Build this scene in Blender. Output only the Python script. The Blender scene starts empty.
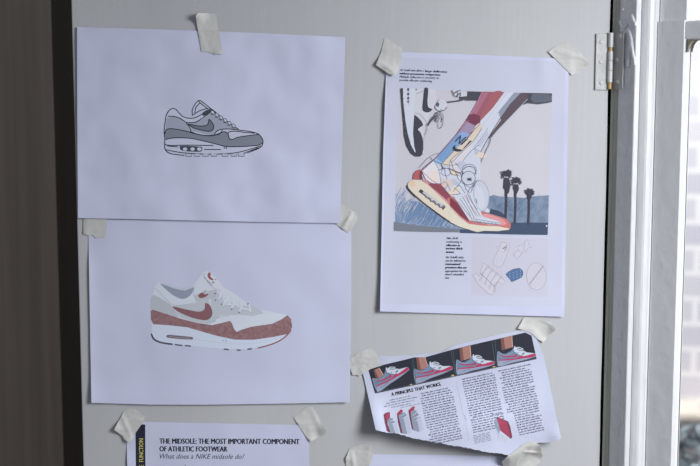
import bpy, bmesh, math, random
from mathutils import Vector, Matrix, noise
from mathutils.geometry import tessellate_polygon
random.seed(7)
S = bpy.context.scene
C = S.collection
# ------------------------------------------------------------------ camera geometry
F = 1170.0; D = 1.30; TH = math.radians(6.33); ZC = 1.55
CAM = Vector((0, -D, ZC + D*math.tan(TH)))
UP = Vector((0, math.sin(TH), math.cos(TH))); FW = Vector((0, math.cos(TH), -math.sin(TH)))
def ray(px, py):
    return FW + Vector((1, 0, 0))*((px-350)/F) + UP*((233-py)/F)
def W(px, py, off=0.0):
    """point of the shutter's face (plane y=0, lifted by off towards the room)"""
    r = ray(px, py); t = (-off + D)/r.y
    return CAM + r*t
# ------------------------------------------------------------------ materials
def lin(c):
    def f(v):
        v /= 255.0
        return v/12.92 if v <= .04045 else ((v+.055)/1.055)**2.4
    return (f(c[0]), f(c[1]), f(c[2]), 1)
MATS = {}
def base_mat(name):
    m = bpy.data.materials.new(name); m.use_nodes = True
    nt = m.node_tree; b = nt.nodes['Principled BSDF']
    return m, nt, b
def ink(rgb, rough=.6):
    k = ('ink', rgb, rough)
    if k in MATS: return MATS[k]
    m, nt, b = base_mat('ink_%d_%d_%d' % rgb)
    b.inputs['Base Color'].default_value = lin(rgb); b.inputs['Roughness'].default_value = rough
    b.inputs['Specular IOR Level'].default_value = .25
    MATS[k] = m; return m
def mottled(name, c1, c2, scale, rough=.6, stretch=(1, 1, 1), bump=0, bscale=None, dist=.001, detail=6, lo=.35, hi=.65, spec=.3, bstretch=None, bdetail=4):
    m, nt, b = base_mat(name)
    N = nt.nodes.new; L = nt.links.new
    tc = N('ShaderNodeTexCoord'); mp = N('ShaderNodeMapping'); mp.inputs['Scale'].default_value = stretch
    L(tc.outputs['Object'], mp.inputs['Vector'])
    n = N('ShaderNodeTexNoise'); n.inputs['Scale'].default_value = scale; n.inputs['Detail'].default_value = detail
    L(mp.outputs[0], n.inputs['Vector'])
    r = N('ShaderNodeValToRGB'); r.color_ramp.elements[0].position = lo; r.color_ramp.elements[1].position = hi
    r.color_ramp.elements[0].color = lin(c1); r.color_ramp.elements[1].color = lin(c2)
    L(n.outputs['Fac'], r.inputs[0]); L(r.outputs[0], b.inputs['Base Color'])
    b.inputs['Roughness'].default_value = rough; b.inputs['Specular IOR Level'].default_value = spec
    if bump:
        mp2 = N('ShaderNodeMapping'); mp2.inputs['Scale'].default_value = bstretch or stretch
        L(tc.outputs['Object'], mp2.inputs['Vector'])
        n2 = N('ShaderNodeTexNoise'); n2.inputs['Scale'].default_value = bscale or scale; n2.inputs['Detail'].default_value = bdetail
        L(mp2.outputs[0], n2.inputs['Vector'])
        bp = N('ShaderNodeBump'); bp.inputs['Strength'].default_value = bump; bp.inputs['Distance'].default_value = dist
        L(n2.outputs['Fac'], bp.inputs['Height']); L(bp.outputs[0], b.inputs['Normal'])
    return m
M_panel = mottled('white_gloss_paint', (180, 181, 184), (189, 190, 192), 6, .5, (1, 1, .25), .28, 150, .0008, spec=.35, bstretch=(1, 1, .06))
M_frame = mottled('old_white_paint', (203, 204, 206), (210, 211, 213), 9, .4, (1, 1, .3), .7, 30, .004, spec=.5, bstretch=(1, 1, .4))
M_jamb = mottled('jamb_paint_brightened', (228, 229, 232), (240, 241, 244), 9, .24, (1, 1, .3), .8, 80, .008, spec=.55, bstretch=(1, 1, .5))  # the frame's white, brightened: missing bounce light put into the colour
M_sash = mottled('sash_paint_brightened', (218, 219, 221), (224, 225, 227), 9, .35, (1, 1, .3), .35, 60, .002, spec=.4, bdetail=2, bstretch=(1, 1, .9))  # same white as the frame, lightened to paint in light the stile lacks
M_groove = mottled('dirty_paint', (120, 112, 88), (150, 146, 134), 40, .5, (1, 1, .2))
M_mould = mottled('olive_jamb_paint', (176, 176, 166), (204, 204, 198), 30, .4, (1, 1, .15))  # duller and more olive than the jamb beside it
M_paper = mottled('white_paper', (200, 203, 226), (203, 206, 229), 3, .6, (1, 1, 1), 1.0, 16, .007, spec=.2, bdetail=1.2)
M_paper_flat = mottled('smooth_paper', (200, 203, 226), (203, 206, 229), 3, .6, (1, 1, 1), .9, 12, .006, spec=.2, bdetail=1.0)
M_news = mottled('magazine_paper', (190, 194, 214), (195, 199, 219), 4, .5, (1, 1, 1), .7, 20, .005, spec=.25, bdetail=1)
M_brass = mottled('worn_brass', (150, 118, 66), (176, 146, 98), 300, .35, spec=.6)
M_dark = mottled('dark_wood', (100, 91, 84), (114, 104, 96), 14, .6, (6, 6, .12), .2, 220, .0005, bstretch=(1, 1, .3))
M_dark2 = mottled('dark_wood_shaded', (58, 50, 47), (66, 57, 53), 14, .7, (6, 6, .12))  # darker copy of the wood, the recess shade put into its colour
M_gap = ink((16, 14, 14))
def tape_mat():
    m, nt, b = base_mat('masking_tape'); N = nt.nodes.new; L = nt.links.new
    b.inputs['Base Color'].default_value = lin((208, 207, 204)); b.inputs['Roughness'].default_value = .55
    b.inputs['Specular IOR Level'].default_value = .2
    tc = N('ShaderNodeTexCoord'); n = N('ShaderNodeTexNoise'); n.inputs['Scale'].default_value = 120; n.inputs['Detail'].default_value = 5
    L(tc.outputs['Object'], n.inputs['Vector'])
    bp = N('ShaderNodeBump'); bp.inputs['Strength'].default_value = .5; bp.inputs['Distance'].default_value = .0012
    L(n.outputs['Fac'], bp.inputs['Height']); L(bp.outputs[0], b.inputs['Normal'])
    t = N('ShaderNodeBsdfTransparent'); mx = N('ShaderNodeMixShader'); mx.inputs[0].default_value = .15
    L(b.outputs[0], mx.inputs[1]); L(t.outputs[0], mx.inputs[2]); L(mx.outputs[0], nt.nodes['Material Output'].inputs['Surface'])
    return m
M_tape = tape_mat()
def glass_mat():
    m, nt, b = base_mat('window_glass'); N = nt.nodes.new; L = nt.links.new
    t = N('ShaderNodeBsdfTransparent'); g = N('ShaderNodeBsdfGlossy'); g.inputs['Roughness'].default_value = .03
    f = N('ShaderNodeFresnel'); f.inputs['IOR'].default_value = 1.3
    mx = N('ShaderNodeMixShader'); L(f.outputs[0], mx.inputs[0]); L(t.outputs[0], mx.inputs[1]); L(g.outputs[0], mx.inputs[2])
    L(mx.outputs[0], nt.nodes['Material Output'].inputs['Surface']); return m
M_glass = glass_mat()
def brick_mat():
    m, nt, b = base_mat('pale_brick'); N = nt.nodes.new; L = nt.links.new
    tc = N('ShaderNodeTexCoord'); sep = N('ShaderNodeSeparateXYZ'); cb = N('ShaderNodeCombineXYZ')
    L(tc.outputs['Object'], sep.inputs[0]); L(sep.outputs['X'], cb.inputs['X']); L(sep.outputs['Z'], cb.inputs['Y'])
    br = N('ShaderNodeTexBrick'); br.inputs['Scale'].default_value = 1.0
    br.inputs['Brick Width'].default_value = .225; br.inputs['Row Height'].default_value = .075; br.inputs['Mortar Size'].default_value = .008
    br.inputs['Color1'].default_value = lin((212, 207, 208)); br.inputs['Color2'].default_value = lin((190, 187, 196)); br.inputs['Mortar'].default_value = lin((226, 222, 222))
    L(cb.outputs[0], br.inputs['Vector']); L(br.outputs['Color'], b.inputs['Base Color']); b.inputs['Roughness'].default_value = .9
    return m
M_brick = brick_mat()
# ------------------------------------------------------------------ object helpers
def link(name, me, parent=None):
    o = bpy.data.objects.new(name, me); C.objects.link(o)
    if parent: o.parent = parent
    return o
def mesh_obj(name, verts, faces, mats, parent=None, midx=None, smooth=False):
    me = bpy.data.meshes.new(name); me.from_pydata([tuple(v) for v in verts], [], faces)
    for m in (mats if isinstance(mats, (list, tuple)) else [mats]): me.materials.append(m)
    if midx: me.polygons.foreach_set('material_index', midx)
    if smooth: me.polygons.foreach_set('use_smooth', [True]*len(me.polygons))
    me.update(); return link(name, me, parent)
def bm_obj(name, bm, mats, parent=None, smooth=False):
    me = bpy.data.meshes.new(name); bm.to_mesh(me); bm.free()
    for m in (mats if isinstance(mats, (list, tuple)) else [mats]): me.materials.append(m)
    if smooth: me.polygons.foreach_set('use_smooth', [True]*len(me.polygons))
    return link(name, me, parent)
def tag(o, label=None, cat=None, group=None, kind=None):
    if label: o['label'] = label
    if cat: o['category'] = cat
    if group: o['group'] = group
    if kind: o['kind'] = kind
    return o
def bevel(o, w, seg=2):
    m = o.modifiers.new('bevel', 'BEVEL'); m.width = w; m.segments = seg; m.limit_method = 'ANGLE'
def crom(pts, closed=False, n=4):
    P = [Vector(p[:2]) for p in pts]; out = []; L_ = len(P)
    if L_ < 3: return [tuple(p) for p in P]
    rng = range(L_) if closed else range(L_-1)
    for i in rng:
        if closed: a, b, c, d = P[(i-1) % L_], P[i], P[(i+1) % L_], P[(i+2) % L_]
        else: a, b, c, d = P[max(i-1, 0)], P[i], P[i+1], P[min(i+2, L_-1)]
        for k in range(n):
            t = k/n
            q = .5*((2*b)+(-a+c)*t+(2*a-5*b+4*c-d)*t*t+(-a+3*b-3*c+d)*t**3)
            out.append((q.x, q.y))
    if not closed: out.append(tuple(P[-1]))
    return out
GRID = 4.0
def grid_cut(bm, g=GRID):
    xs = [v.co.x for v in bm.verts]; ys = [v.co.y for v in bm.verts]
    for a, b, ax in ((min(xs), max(xs), 0), (min(ys), max(ys), 1)):
        k = math.ceil(a/g)
        while k*g < b:
            co = Vector((0, 0, 0)); co[ax] = k*g; no = Vector((0, 0, 0)); no[ax] = 1
            if k*g-a > .01 and b-k*g > .01:
                bmesh.ops.bisect_plane(bm, geom=bm.verts[:]+bm.edges[:]+bm.faces[:], dist=1e-4, plane_co=co, plane_no=no)
            k += 1
def diag_cut(bm, g=GRID):
    k0 = min(v.co.x+v.co.y for v in bm.verts); k1 = max(v.co.x+v.co.y for v in bm.verts); k = math.ceil(k0/g)
    while k*g < k1:
        if k*g-k0 > .01 and k1-k*g > .01:
            bmesh.ops.bisect_plane(bm, geom=bm.verts[:]+bm.edges[:]+bm.faces[:], dist=1e-4, plane_co=Vector((k*g, 0, 0)), plane_no=Vector((1, 1, 0)).normalized())
        k += 1
def poly_faces(pts):
    tri = tessellate_polygon([[Vector((p[0], p[1], 0)) for p in pts]])
    return [list(t) for t in tri]
def fix_winding(bm, z):    # faces should look at the room (-Y)
    for f in bm.faces:
        f.normal_update()
        if f.normal.y > 0: f.normal_flip()
def sheet(name, outline, off, mat, parent=None, thick=.00025, g=GRID, smooth=True, subdiv=0):
    bm = bmesh.new(); vs = [bm.verts.new((p[0], p[1], 0)) for p in outline]
    for t in poly_faces(outline):
        try: bm.faces.new([vs[i] for i in t])
        except ValueError: pass
    grid_cut(bm, g)
    if g == GRID: diag_cut(bm)
    for v in bm.verts: v.co = W(v.co.x, v.co.y, off(v.co.x, v.co.y))
    fix_winding(bm, 0)
    o = bm_obj(name, bm, mat, parent, smooth)
    s = o.modifiers.new('thickness', 'SOLIDIFY'); s.thickness = thick; s.offset = -1
    e = o.modifiers.new('crisp_rim', 'EDGE_SPLIT'); e.split_angle = math.radians(50)
    return o
class Art:
    """flat printing on a sheet: filled shapes and pen lines that follow the sheet's surface"""
    def __init__(s, off, origin=(0, 0), scale=1.0):
        s.off = off; s.V = []; s.Fc = []; s.mi = []; s.mats = []; s.layer = 0; s.wk = 1; s.at(origin, scale)
    def at(s, origin, scale=1.0, fn=None): s.o = origin; s.k = scale; s.fn = fn; return s
    def P(s, p):
        if s.fn: return s.fn(p)
        return (s.o[0]+p[0]/s.k, s.o[1]+p[1]/s.k)
    def m(s, mat):
        if isinstance(mat, tuple): mat = ink(mat)
        if mat not in s.mats: s.mats.append(mat)
        return s.mats.index(mat)
    def add(s, pts, faces, mat, cut=True):
        s.layer += 1; h = .00010+s.layer*.0000025; i = s.m(mat)
        if cut:
            bm = bmesh.new(); vs = [bm.verts.new((p[0], p[1], 0)) for p in pts]
            for t in faces:
                try: bm.faces.new([vs[j] for j in t])
                except ValueError: pass
            grid_cut(bm); diag_cut(bm); bm.verts.index_update()
            pts = [(v.co.x, v.co.y) for v in bm.verts]; faces = [[v.index for v in f.verts] for f in bm.faces]; bm.free()
        b = len(s.V)
        for p in pts: s.V.append(W(p[0], p[1], s.off(p[0], p[1])+h))
        for f in faces: s.Fc.append([b+j for j in f]); s.mi.append(i)
    def fill(s, pts, mat, smooth=False):
        q = [s.P(p) for p in pts]
        if smooth: q = crom(q, True, 4)
        s.add(q, poly_faces(q), mat)
    def line(s, pts, w, mat, smooth=True, taper=False):
        if w < .6: w *= s.wk
        q = [s.P(p) for p in pts]
        if smooth and len(q) > 2: q = crom(q, False, 4)
        L_ = []; R_ = []; n = len(q)
        for i, p in enumerate(q):
            a = Vector(q[max(i-1, 0)]); b = Vector(q[min(i+1, n-1)]); d = b-a
            if d.length < 1e-6: d = Vector((1, 0))
            d.normalize(); nn = Vector((-d.y, d.x)); ww = w/2
            if taper: ww *= .25+.75*(1-abs(2*i/(n-1)-1))
            L_.append(tuple(Vector(p)+nn*ww)); R_.append(tuple(Vector(p)-nn*ww))
        s.add(L_+R_, [[i, i+1, n+i+1, n+i] for i in range(n-1)], mat)
    def ell(s, c, rx, ry, mat, rot=0, outline=None):
        q = []
        for k in range(20):
            a = k/20*2*math.pi; x = rx*math.cos(a); y = ry*math.sin(a)
            q.append((c[0]+x*math.cos(rot)-y*math.sin(rot), c[1]+x*math.sin(rot)+y*math.cos(rot)))
        if mat is not None: s.fill(q, mat)
        if outline: s.line(q+[q[0]], outline[0], outline[1], False)
    def text(s, body, p0, p1, cap, mat, bold=0, shear=0, up=None):
        """text from baseline start p0 to baseline end p1 (photo frame), capital height cap"""
        cu = bpy.data.curves.new('t', 'FONT'); cu.body = body; cu.size = 1; cu.shear = shear; cu.resolution_u = 2
        o = bpy.data.objects.new('t', cu); C.objects.link(o)
        dg = bpy.context.evaluated_depsgraph_get(); me = bpy.data.meshes.new_from_object(o.evaluated_get(dg))
        vs = [v.co.copy() for v in me.vertices]; fs = [list(f.vertices) for f in me.polygons]
        bpy.data.objects.remove(o); bpy.data.curves.remove(cu); bpy.data.meshes.remove(me)
        x0 = min(v.x for v in vs); x1 = max(v.x for v in vs)
        a = Vector(p0); b = Vector(p1); d = b-a; dn = d.normalized(); n = Vector((dn.y, -dn.x))
        nb = 3 if bold else 1
        for k in range(nb):
            sh_ = dn*((k-(nb-1)/2)*1.8*bold*cap) if bold else Vector((0, 0))
            q = [tuple(a+sh_+d*((v.x-x0)/(x1-x0))+n*(v.y/.7*cap)) for v in vs]
            s.add(q, fs, mat, cut=False)
    def marks(s, p0, ulen, dirn, rows, step, mat, h=1.15, first=0):
        """rows of print too small to read: word-like runs of tiny strokes"""
        d = Vector(dirn).normalized(); n = Vector((-d.y, d.x)); pts = []; faces = []
        for r in range(rows):
            L_ = ulen(r) if callable(ulen) else ulen
            if L_ is None: continue
            a, b = L_; u = a
            if random.random() < .14: u += 2.5
            if random.random() < .12: b -= random.uniform(5, 12)
            while u < b-1:
                w = random.uniform(1.4, 5.2); e = min(u+w, b)
                while u < e:
                    hh = h*random.choice((.62, .62, .7, 1)); ww = random.uniform(.22, .4)
                    base = Vector(p0)+n*(r*step)
                    dn_ = .25*h if random.random() < .12 else 0
                    c = [(u, dn_), (u+ww, dn_), (u+ww, -hh), (u, -hh)]; k = len(pts)
                    for (x, y) in c: pts.append(tuple(base+d*x+n*y))
                    faces.append([k, k+1, k+2, k+3]); u += ww+random.uniform(.1, .22)
                u += random.uniform(.55, .9)
        s.add(pts, faces, mat, cut=False)
    def build(s, name, parent):
        return mesh_obj(name, s.V, s.Fc, s.mats, parent, s.mi)
# ------------------------------------------------------------------ the shutter (panel with the sheets)
def sm(x): x = max(0, min(1, x)); return x*x*(3-2*x)
def prism(name, ring, z0, z1, mat, parent=None, zs=None):
    """ring of (x,y) points extruded from z0 to z1"""
    n = len(ring); zs = zs or [z0, z1]; V = []; Fc = []
    for z in zs:
        for p in ring: V.append((p[0], p[1], z))
    for k in range(len(zs)-1):
        for i in range(n):
            j = (i+1) % n; Fc.append([k*n+i, k*n+j, (k+1)*n+j, (k+1)*n+i])
    tri = tessellate_polygon([[Vector((p[0], p[1], 0)) for p in ring]])
    for t in tri: Fc.append(list(t)); Fc.append([(len(zs)-1)*n+i for i in reversed(t)])
    bm = bmesh.new(); vs = [bm.verts.new(v) for v in V]
    for f in Fc:
        try: bm.faces.new([vs[i] for i in f])
        except ValueError: pass
    bmesh.ops.recalc_face_normals(bm, faces=bm.faces[:])
    return bm_obj(name, bm, mat, parent)
ZLO, ZHI = .80, 2.25
# outline of the leaf: left and right edges are true verticals, the right one worn
xl = W(77.2, 233).x; xr = W(605.0, 233).x
zs = [ZLO+(ZHI-ZLO)*i/60 for i in range(61)]
bm = bmesh.new(); rows_ = []
for z in zs:
    wob = .0007*noise.noise(Vector((0, 3, z*9)))+.0004*noise.noise(Vector((5, 3, z*30)))
    r = [bm.verts.new((xl, 0, z)), bm.verts.new((xr+wob, 0, z)), bm.verts.new((xr+wob, .028, z)), bm.verts.new((xl, .028, z))]
    rows_.append(r)
for a, b in zip(rows_, rows_[1:]):
    for i in range(4):
        j = (i+1) % 4; bm.faces.new([a[i], a[j], b[j], b[i]])
bm.faces.new(rows_[0]); bm.faces.new(list(reversed(rows_[-1])))
bmesh.ops.recalc_face_normals(bm, faces=bm.faces[:])
shutter = bm_obj('window_shutter', bm, M_panel)
bevel(shutter, .0012)
tag(shutter, 'flat white painted wooden shutter leaf hinged beside the window, covered with taped paper sheets', 'shutter')
# ------------------------------------------------------------------ window frame section, walked in plan
def col2(px, py=216):
    r = ray(px, py); return Vector((CAM.x, CAM.y)), Vector((r.x, r.y))
def hit(P, d, px):
    c, r = col2(px); P = Vector(P); d = Vector(d)
    det = d.x*(-r.y)-d.y*(-r.x)
    b = c-P; s_ = (b.x*(-r.y)-b.y*(-r.x))/det
    return P+d*s_
PHI = math.radians(42)
wd = Vector((math.cos(PHI), -math.sin(PHI))); wn = Vector((-math.sin(PHI), -math.cos(PHI)))   # along the window / towards the room
def at_px(px, y): return hit((0, y), (1, 0), px)
p = at_px(608.0, .006)
prof = [p]
def go(px, ang):
    d = Vector((math.cos(math.radians(ang)), -math.sin(math.radians(ang))))
    prof.append(hit(prof[-1], d, px)); return prof[-1]
go(610.5, 55); go(611.1, 10); go(612.1, 75); go(613.8, 60); go(614.4, 20); go(615.5, 75)
j0 = len(prof)-1
go(623, 58); go(630.7, 63)
jamb_pts = prof[:]; jE = prof[-1]
prof = [jE]
go(631.6, 20); go(635.8, -5); go(636.6, 50); go(639, 26); go(642.6, 20); go(644.8, 8); go(648.3, -8); go(650.4, 0)
bead_pts = prof[:]; bE = prof[-1]
back = lambda P, k: P-wn*k
Z0, Z1 = .72, 2.40
def strip(name, pts, depth, mat, parent, z0=Z0, z1=Z1, n=40):
    ring = [tuple(q) for q in pts]+[tuple(back(pts[-1], depth)), tuple(back(pts[0], depth))]
    return prism(name, ring, z0, z1, mat, parent, [z0+(z1-z0)*i/n for i in range(n+1)])
window = link('window_1', None)
window.location = (jE.x, jE.y, Z0); bpy.context.view_layer.update()
tag(window, 'white painted window frame with sash and glass, seen at an angle at the right', 'window', kind='structure')
WIN = window
def wparent(o): o.parent = window; o.matrix_parent_inverse = Matrix.Translation(window.location).inverted(); return o
wparent(strip('jamb', jamb_pts[j0:], .09, M_jamb, None))
g_ = strip('jamb_moulding', jamb_pts[:j0+1], .05, M_mould, None); wparent(g_)
wparent(strip('staff_bead', bead_pts, .05, M_frame, None))
# sash (lower): stile, rails, glass
prof = [bE+wn*-.003]; go(652.6, 35); sA = prof[-1]
prof = [sA]; go(678.4, 42); sB = prof[-1]; go(683, 0); go(685.8, -20); sC = prof[-1]
stile_pts = [sA, sB, prof[2], sC]
def zof(P, py, px):
    r = ray(px, py); t = (P.y-CAM.y)/r.y; return (CAM+r*t).z
zr1 = zof(sB, 20.5, 684); zr0 = zof(sB, 40, 684)
def stile(name, z0, z1, k):
    q = [back(v, k) for v in stile_pts]; ring = [tuple(v) for v in q]+[tuple(back(q[1], .019)), tuple(back(q[0], .019))]
    return wparent(prism(name, ring, z0, z1, M_sash, None, [z0+(z1-z0)*i/30 for i in range(31)]))
stile('sash_stile', Z0, zr1, 0); stile('upper_sash_stile', zr1, Z1, .004)
WL = .30   # clear width of the sash beyond the visible stile
def wbox(name, a, b, f, d, z0, z1, mat):
    """box along the window: a..b metres past sB, face f behind sB's face, depth d"""
    q = [sB+wd*a-wn*f, sB+wd*b-wn*f, sB+wd*b-wn*(f+d), sB+wd*a-wn*(f+d)]
    return wparent(prism(name, [tuple(x) for x in q], z0, z1, mat))
r_ = wbox('meeting_rail', -.0005, WL, .0005, .026, zr0, zr1-.0003, M_sash); bevel(r_, .002)
wbox('bottom_rail', -.0005, WL, .0005, .026, Z0, Z0+.08, M_frame)
wbox('sash_stile', WL, WL+.045, 0, .028, Z0, zr1, M_frame)
wbox('upper_sash_stile', WL, WL+.045, .009, .028, zr1, Z1, M_frame)
wbox('top_rail', -.0005, WL, .0095, .026, Z1-.06, Z1, M_frame)
wbox('jamb', WL+.046, WL+.12, -.02, .1, Z0, Z1, M_frame)
wbox('window_head', -.12, WL+.12, -.02, .1, Z1+.0005, Z1+.08, M_frame)
wbox('window_sill', -.12, WL+.12, -.05, .14, Z0-.04, Z0-.0005, M_frame)
gd = (sB-sC).dot(wn)
wbox('glass_pane', (sC-sB).dot(wd)-.004, WL, gd-.001, .003, Z0+.08, zr0, M_glass)
wbox('glass_pane', (sC-sB).dot(wd)-.004, WL, gd+.008, .003, zr1, Z1-.06, M_glass)
# rounded plaster-like joint where putty meets the rail
ring2 = [(0, 0)]+[(.010*(1-math.sin(math.pi/2*k/8)), -.013*(1-math.cos(math.pi/2*k/8))) for k in range(9)]
V = []; Fc = []
for f in (0, .012):
    for (u, z) in ring2:
        q = sC+wd*(u-.001)-wn*(f-.006); V.append((q.x, q.y, zr0+z+.0004))
n = len(ring2)
for i in range(1, n-1): Fc.append([0, i, i+1]); Fc.append([n, n+i+1, n+i])
for i in range(n): j = (i+1) % n; Fc.append([i, j, n+j, n+i])
wparent(mesh_obj('putty_fillet', V, Fc, M_groove))
# paint runs on the jamb beside the hinge
def tube(name, pts, rad, mat, parent=None, n=8, flat=1.0):
    bm = bmesh.new(); rings = []
    for i, p in enumerate(pts):
        a = Vector(pts[max(i-1, 0)]); b = Vector(pts[min(i+1, len(pts)-1)]); d = (b-a).normalized()
        s_ = d.cross(Vector((wn.x, wn.y, 0))).normalized(); u = s_.cross(d)
        r = rad[i] if isinstance(rad, (list, tuple)) else rad
        rings.append([bm.verts.new(Vector(p)+s_*(r*math.cos(2*math.pi*k/n))+u*(flat*r*math.sin(2*math.pi*k/n))) for k in range(n)])
    for a, b in zip(rings, rings[1:]):
        for k in range(n): bm.faces.new([a[k], a[(k+1) % n], b[(k+1) % n], b[k]])
    bm.faces.new(rings[0]); bm.faces.new(list(reversed(rings[-1])))
    bmesh.ops.recalc_face_normals(bm, faces=bm.faces[:])
    return bm_obj(name, bm, mat, parent, True)
def on_jamb(px, py, h=0):
    # point on the visible jamb face under an image point
    A = jamb_pts[j0]; B = jE; c, r = col2(px, py); d = B-A
    det = d.x*(-r.y)-d.y*(-r.x); b = c-A; s_ = (b.x*(-r.y)-b.y*(-r.x))/det
    P2 = A+d*s_; z = (CAM+ray(px, py)*((P2.y-CAM.y)/ray(px, py).y)).z
    return Vector((P2.x+wn.x*h, P2.y+wn.y*h, z))
for pts in ([(627, 27), (629.5, 32), (631.5, 40), (632.5, 50), (634, 58), (635, 66)], [(632, 14), (633.5, 20), (636, 26)],
            [(620, 20), (621, 24), (624, 27), (627, 24)], [(630, 52), (629, 60), (627.5, 68)], [(622, 9), (623.5, 10)]):
    q = [on_jamb(a, b, -.0002) for a, b in crom(pts, False, 3)] if len(pts) > 2 else [on_jamb(a, b, 0) for a, b in pts]
    m_ = len(q)
    wparent(tube('paint_run', q, [.0010+.0016*math.sin(math.pi*(i+.3)/m_) for i in range(m_)], M_jamb, None, 10, .8))
# ------------------------------------------------------------------ hinge
def boxpx(name, x0, x1, y0, y1, o0, o1, mat, parent=None):
    a = W(x0, y0, o1); b = W(x1, y1, o1); bm = bmesh.new()
    bmesh.ops.create_cube(bm, size=1)
    for v in bm.verts:
        v.co = Vector((a.x if v.co.x < 0 else b.x, -o0 if v.co.y > 0 else -o1, b.z if v.co.z < 0 else a.z))
    return bm_obj(name, bm, mat, parent)
bc = W(610.1, 60, .0030); zt = W(610, 32.5).z; zb = W(610, 89.5).z
def cyl(name, c, r, z0, z1, mat, parent=None, n=24):
    bm = bmesh.new(); bmesh.ops.create_cone(bm, cap_ends=True, segments=n, radius1=r, radius2=r, depth=z1-z0)
    for v in bm.verts: v.co += Vector((c.x, c.y, (z0+z1)/2))
    o = bm_obj(name, bm, mat, parent, False); bevel(o, r*.15, 2); return o
hinge = cyl('hinge', Vector((bc.x, -.0030)), .0024, zb+.0003, zt-.0003, M_brass, shutter)
M_hpaint = mottled('hinge_paint', (178, 179, 178), (188, 189, 188), 60, .4, bump=.35, bscale=90, dist=.003, spec=.6)
for (a, b) in ((33, 47.5), (51.5, 60.5), (60.8, 70.5), (70.8, 82.5)):
    cyl('knuckle', Vector((bc.x, -.0030)), .0030, W(610, b).z, W(610, a).z, M_hpaint, hinge)
lf = boxpx('leaf', 596.3, 608.3, 33.5, 90, .0002, .0022, M_hpaint, hinge); bevel(lf, .0005)
q0 = on_jamb(614.8, 34, .0004); q1 = on_jamb(625, 34, .0004)
def jl(px0, px1, y0, y1, h0, h1, mat, name, parent):
    a = on_jamb(px0, y0, h0); b = on_jamb(px1, y0, h0); c = on_jamb(px0, y0, h1); d = on_jamb(px1, y0, h1)
    zA = on_jamb(px0, y0).z; zB = on_jamb(px0, y1).z
    return prism(name, [(a.x, a.y), (b.x, b.y), (d.x, d.y), (c.x, c.y)], zB, zA, mat, parent)
lf = jl(613.2, 625, 33, 89, .0004, .0026, M_hpaint, 'leaf', hinge); bevel(lf, .0005)
def dome(name, P, nrm, r, mat, parent):
    bm = bmesh.new(); bmesh.ops.create_uvsphere(bm, u_segments=14, v_segments=8, radius=r)
    R_ = Vector((0, 0, 1)).rotation_difference(Vector(nrm)).to_matrix()
    for v in bm.verts: v.co.z *= .35; v.co = R_ @ v.co+Vector(P)
    # slot
    return bm_obj(name, bm, mat, parent, True)
for (x, y) in ((601, 42), (600.5, 62), (601, 83)): dome('screw', W(x, y, .0019), (0, -1, 0), .0024, M_hpaint, hinge)
for (x, y) in ((621.8, 36.5), (618.5, 60), (619, 82)): dome('screw', on_jamb(x, y, .0027), (wn.x, wn.y, 0), .0026, M_hpaint, hinge)
# dark rebate behind the gap: near-black strip painting in its shade
q = [(xr-.03, .0295), (p.x-.0004, .0295), (p.x-.0004, .06), (xr-.03, .06)]
p0 = jamb_pts[0]
wparent(prism('gap_shade', [(xr-.04, .031), (p0.x+.012, .031), (p0.x+.012, .06), (xr-.04, .06)], Z0, Z1, M_gap))
# ------------------------------------------------------------------ sheet shapes
def nz(x, y, s, a, seed): return a*noise.noise(Vector((x/s, y/s, seed)))
def off2(x, y):
    e = .0007+.0022*math.exp(-max(x-89, 0)/7)*sm((y-242)/30)
    e += .0030*sm((y-360)/45)**2+.0018*math.exp(-max(350-x, 0)/14)*sm((y-250)/60)
    return e+abs(nz(x, y, 60, .0006, 2.2))
def off1(x, y):
    e = .0018+.0016*sm((y-150)/70)+.0012*math.exp(-max(344-x, 0)/16)*sm((y-60)/60)+.0010*math.exp(-max(x-77, 0)/12)
    e += .0014*math.exp(-((x-200)/90)**2)*sm((y-170)/50)
    return e+abs(nz(x, y, 50, .0008, 7.3))-.0008*math.exp(-((x-208)/30)**2-((y-40)/30)**2)
def off3(x, y):
    e = .0010+.0035*math.exp(-max(x-380, 0)/16)*sm((y-68)/40)
    e += .0022*sm((y-255)/60)**2+.0012*math.exp(-max(567-x, 0)/12)*sm((y-85)/40)
    e += .0010*math.exp(-((x-543)/9)**2)*sm(1-(y-60)/50)
    return e+abs(nz(x, y, 70, .0008, 4.4))
CA, SA = math.cos(math.radians(12.1)), math.sin(math.radians(12.1))
def AU(u, d): return (375+u*CA+d*SA, 393.5-u*SA+d*CA)      # magazine clipping frame: along the strip / down the page
def AI(x, y): dx, dy = x-375, y-393.5; return dx*CA-dy*SA, dx*SA+dy*CA
def off4(x, y):
    u, d = AI(x, y); k = sm((d+15)/75)
    e = .0014+(.021-.012*sm((u-70)/80))*k*k+.009*math.exp(-max(u+4, 0)/14)*sm((d+10)/30)
    e += .0035*math.exp(-(((x-559)/9)**2+((y-438)/9)**2))
    e += .0010*math.sin(u/22+.6)*sm((d+5)/40)
    return e+abs(nz(x, y, 36, .0006, 9.1))
def off5(x, y):
    return .0007+.0020*math.exp(-max(x-126, 0)/7)*sm((y-446)/16)+.0007*math.exp(-max(310-x, 0)/8)*sm((y-440)/20)
def off6(x, y): return .0007+.0006*sm((y-456)/20)
O2 = [(88.2, 219.5), (351.2, 221), (351.2, 300), (350.6, 345), (349.8, 402.2), (290, 403.5), (200, 404.8), (150, 404.6), (91.4, 402.8), (89.6, 300)]
O1 = [(77, 27), (160, 29.4), (260, 33), (345.3, 37.3), (342.5, 130), (340.2, 223.2), (280, 222.3), (200, 220.6), (130, 219), (78, 218), (77.3, 120)]
O3 = [(387, 51.5), (480, 55), (569, 58.8), (566.8, 180), (564.3, 316.8), (500, 315), (430, 313), (380, 311.5), (383.2, 150), (386, 74)]
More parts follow.
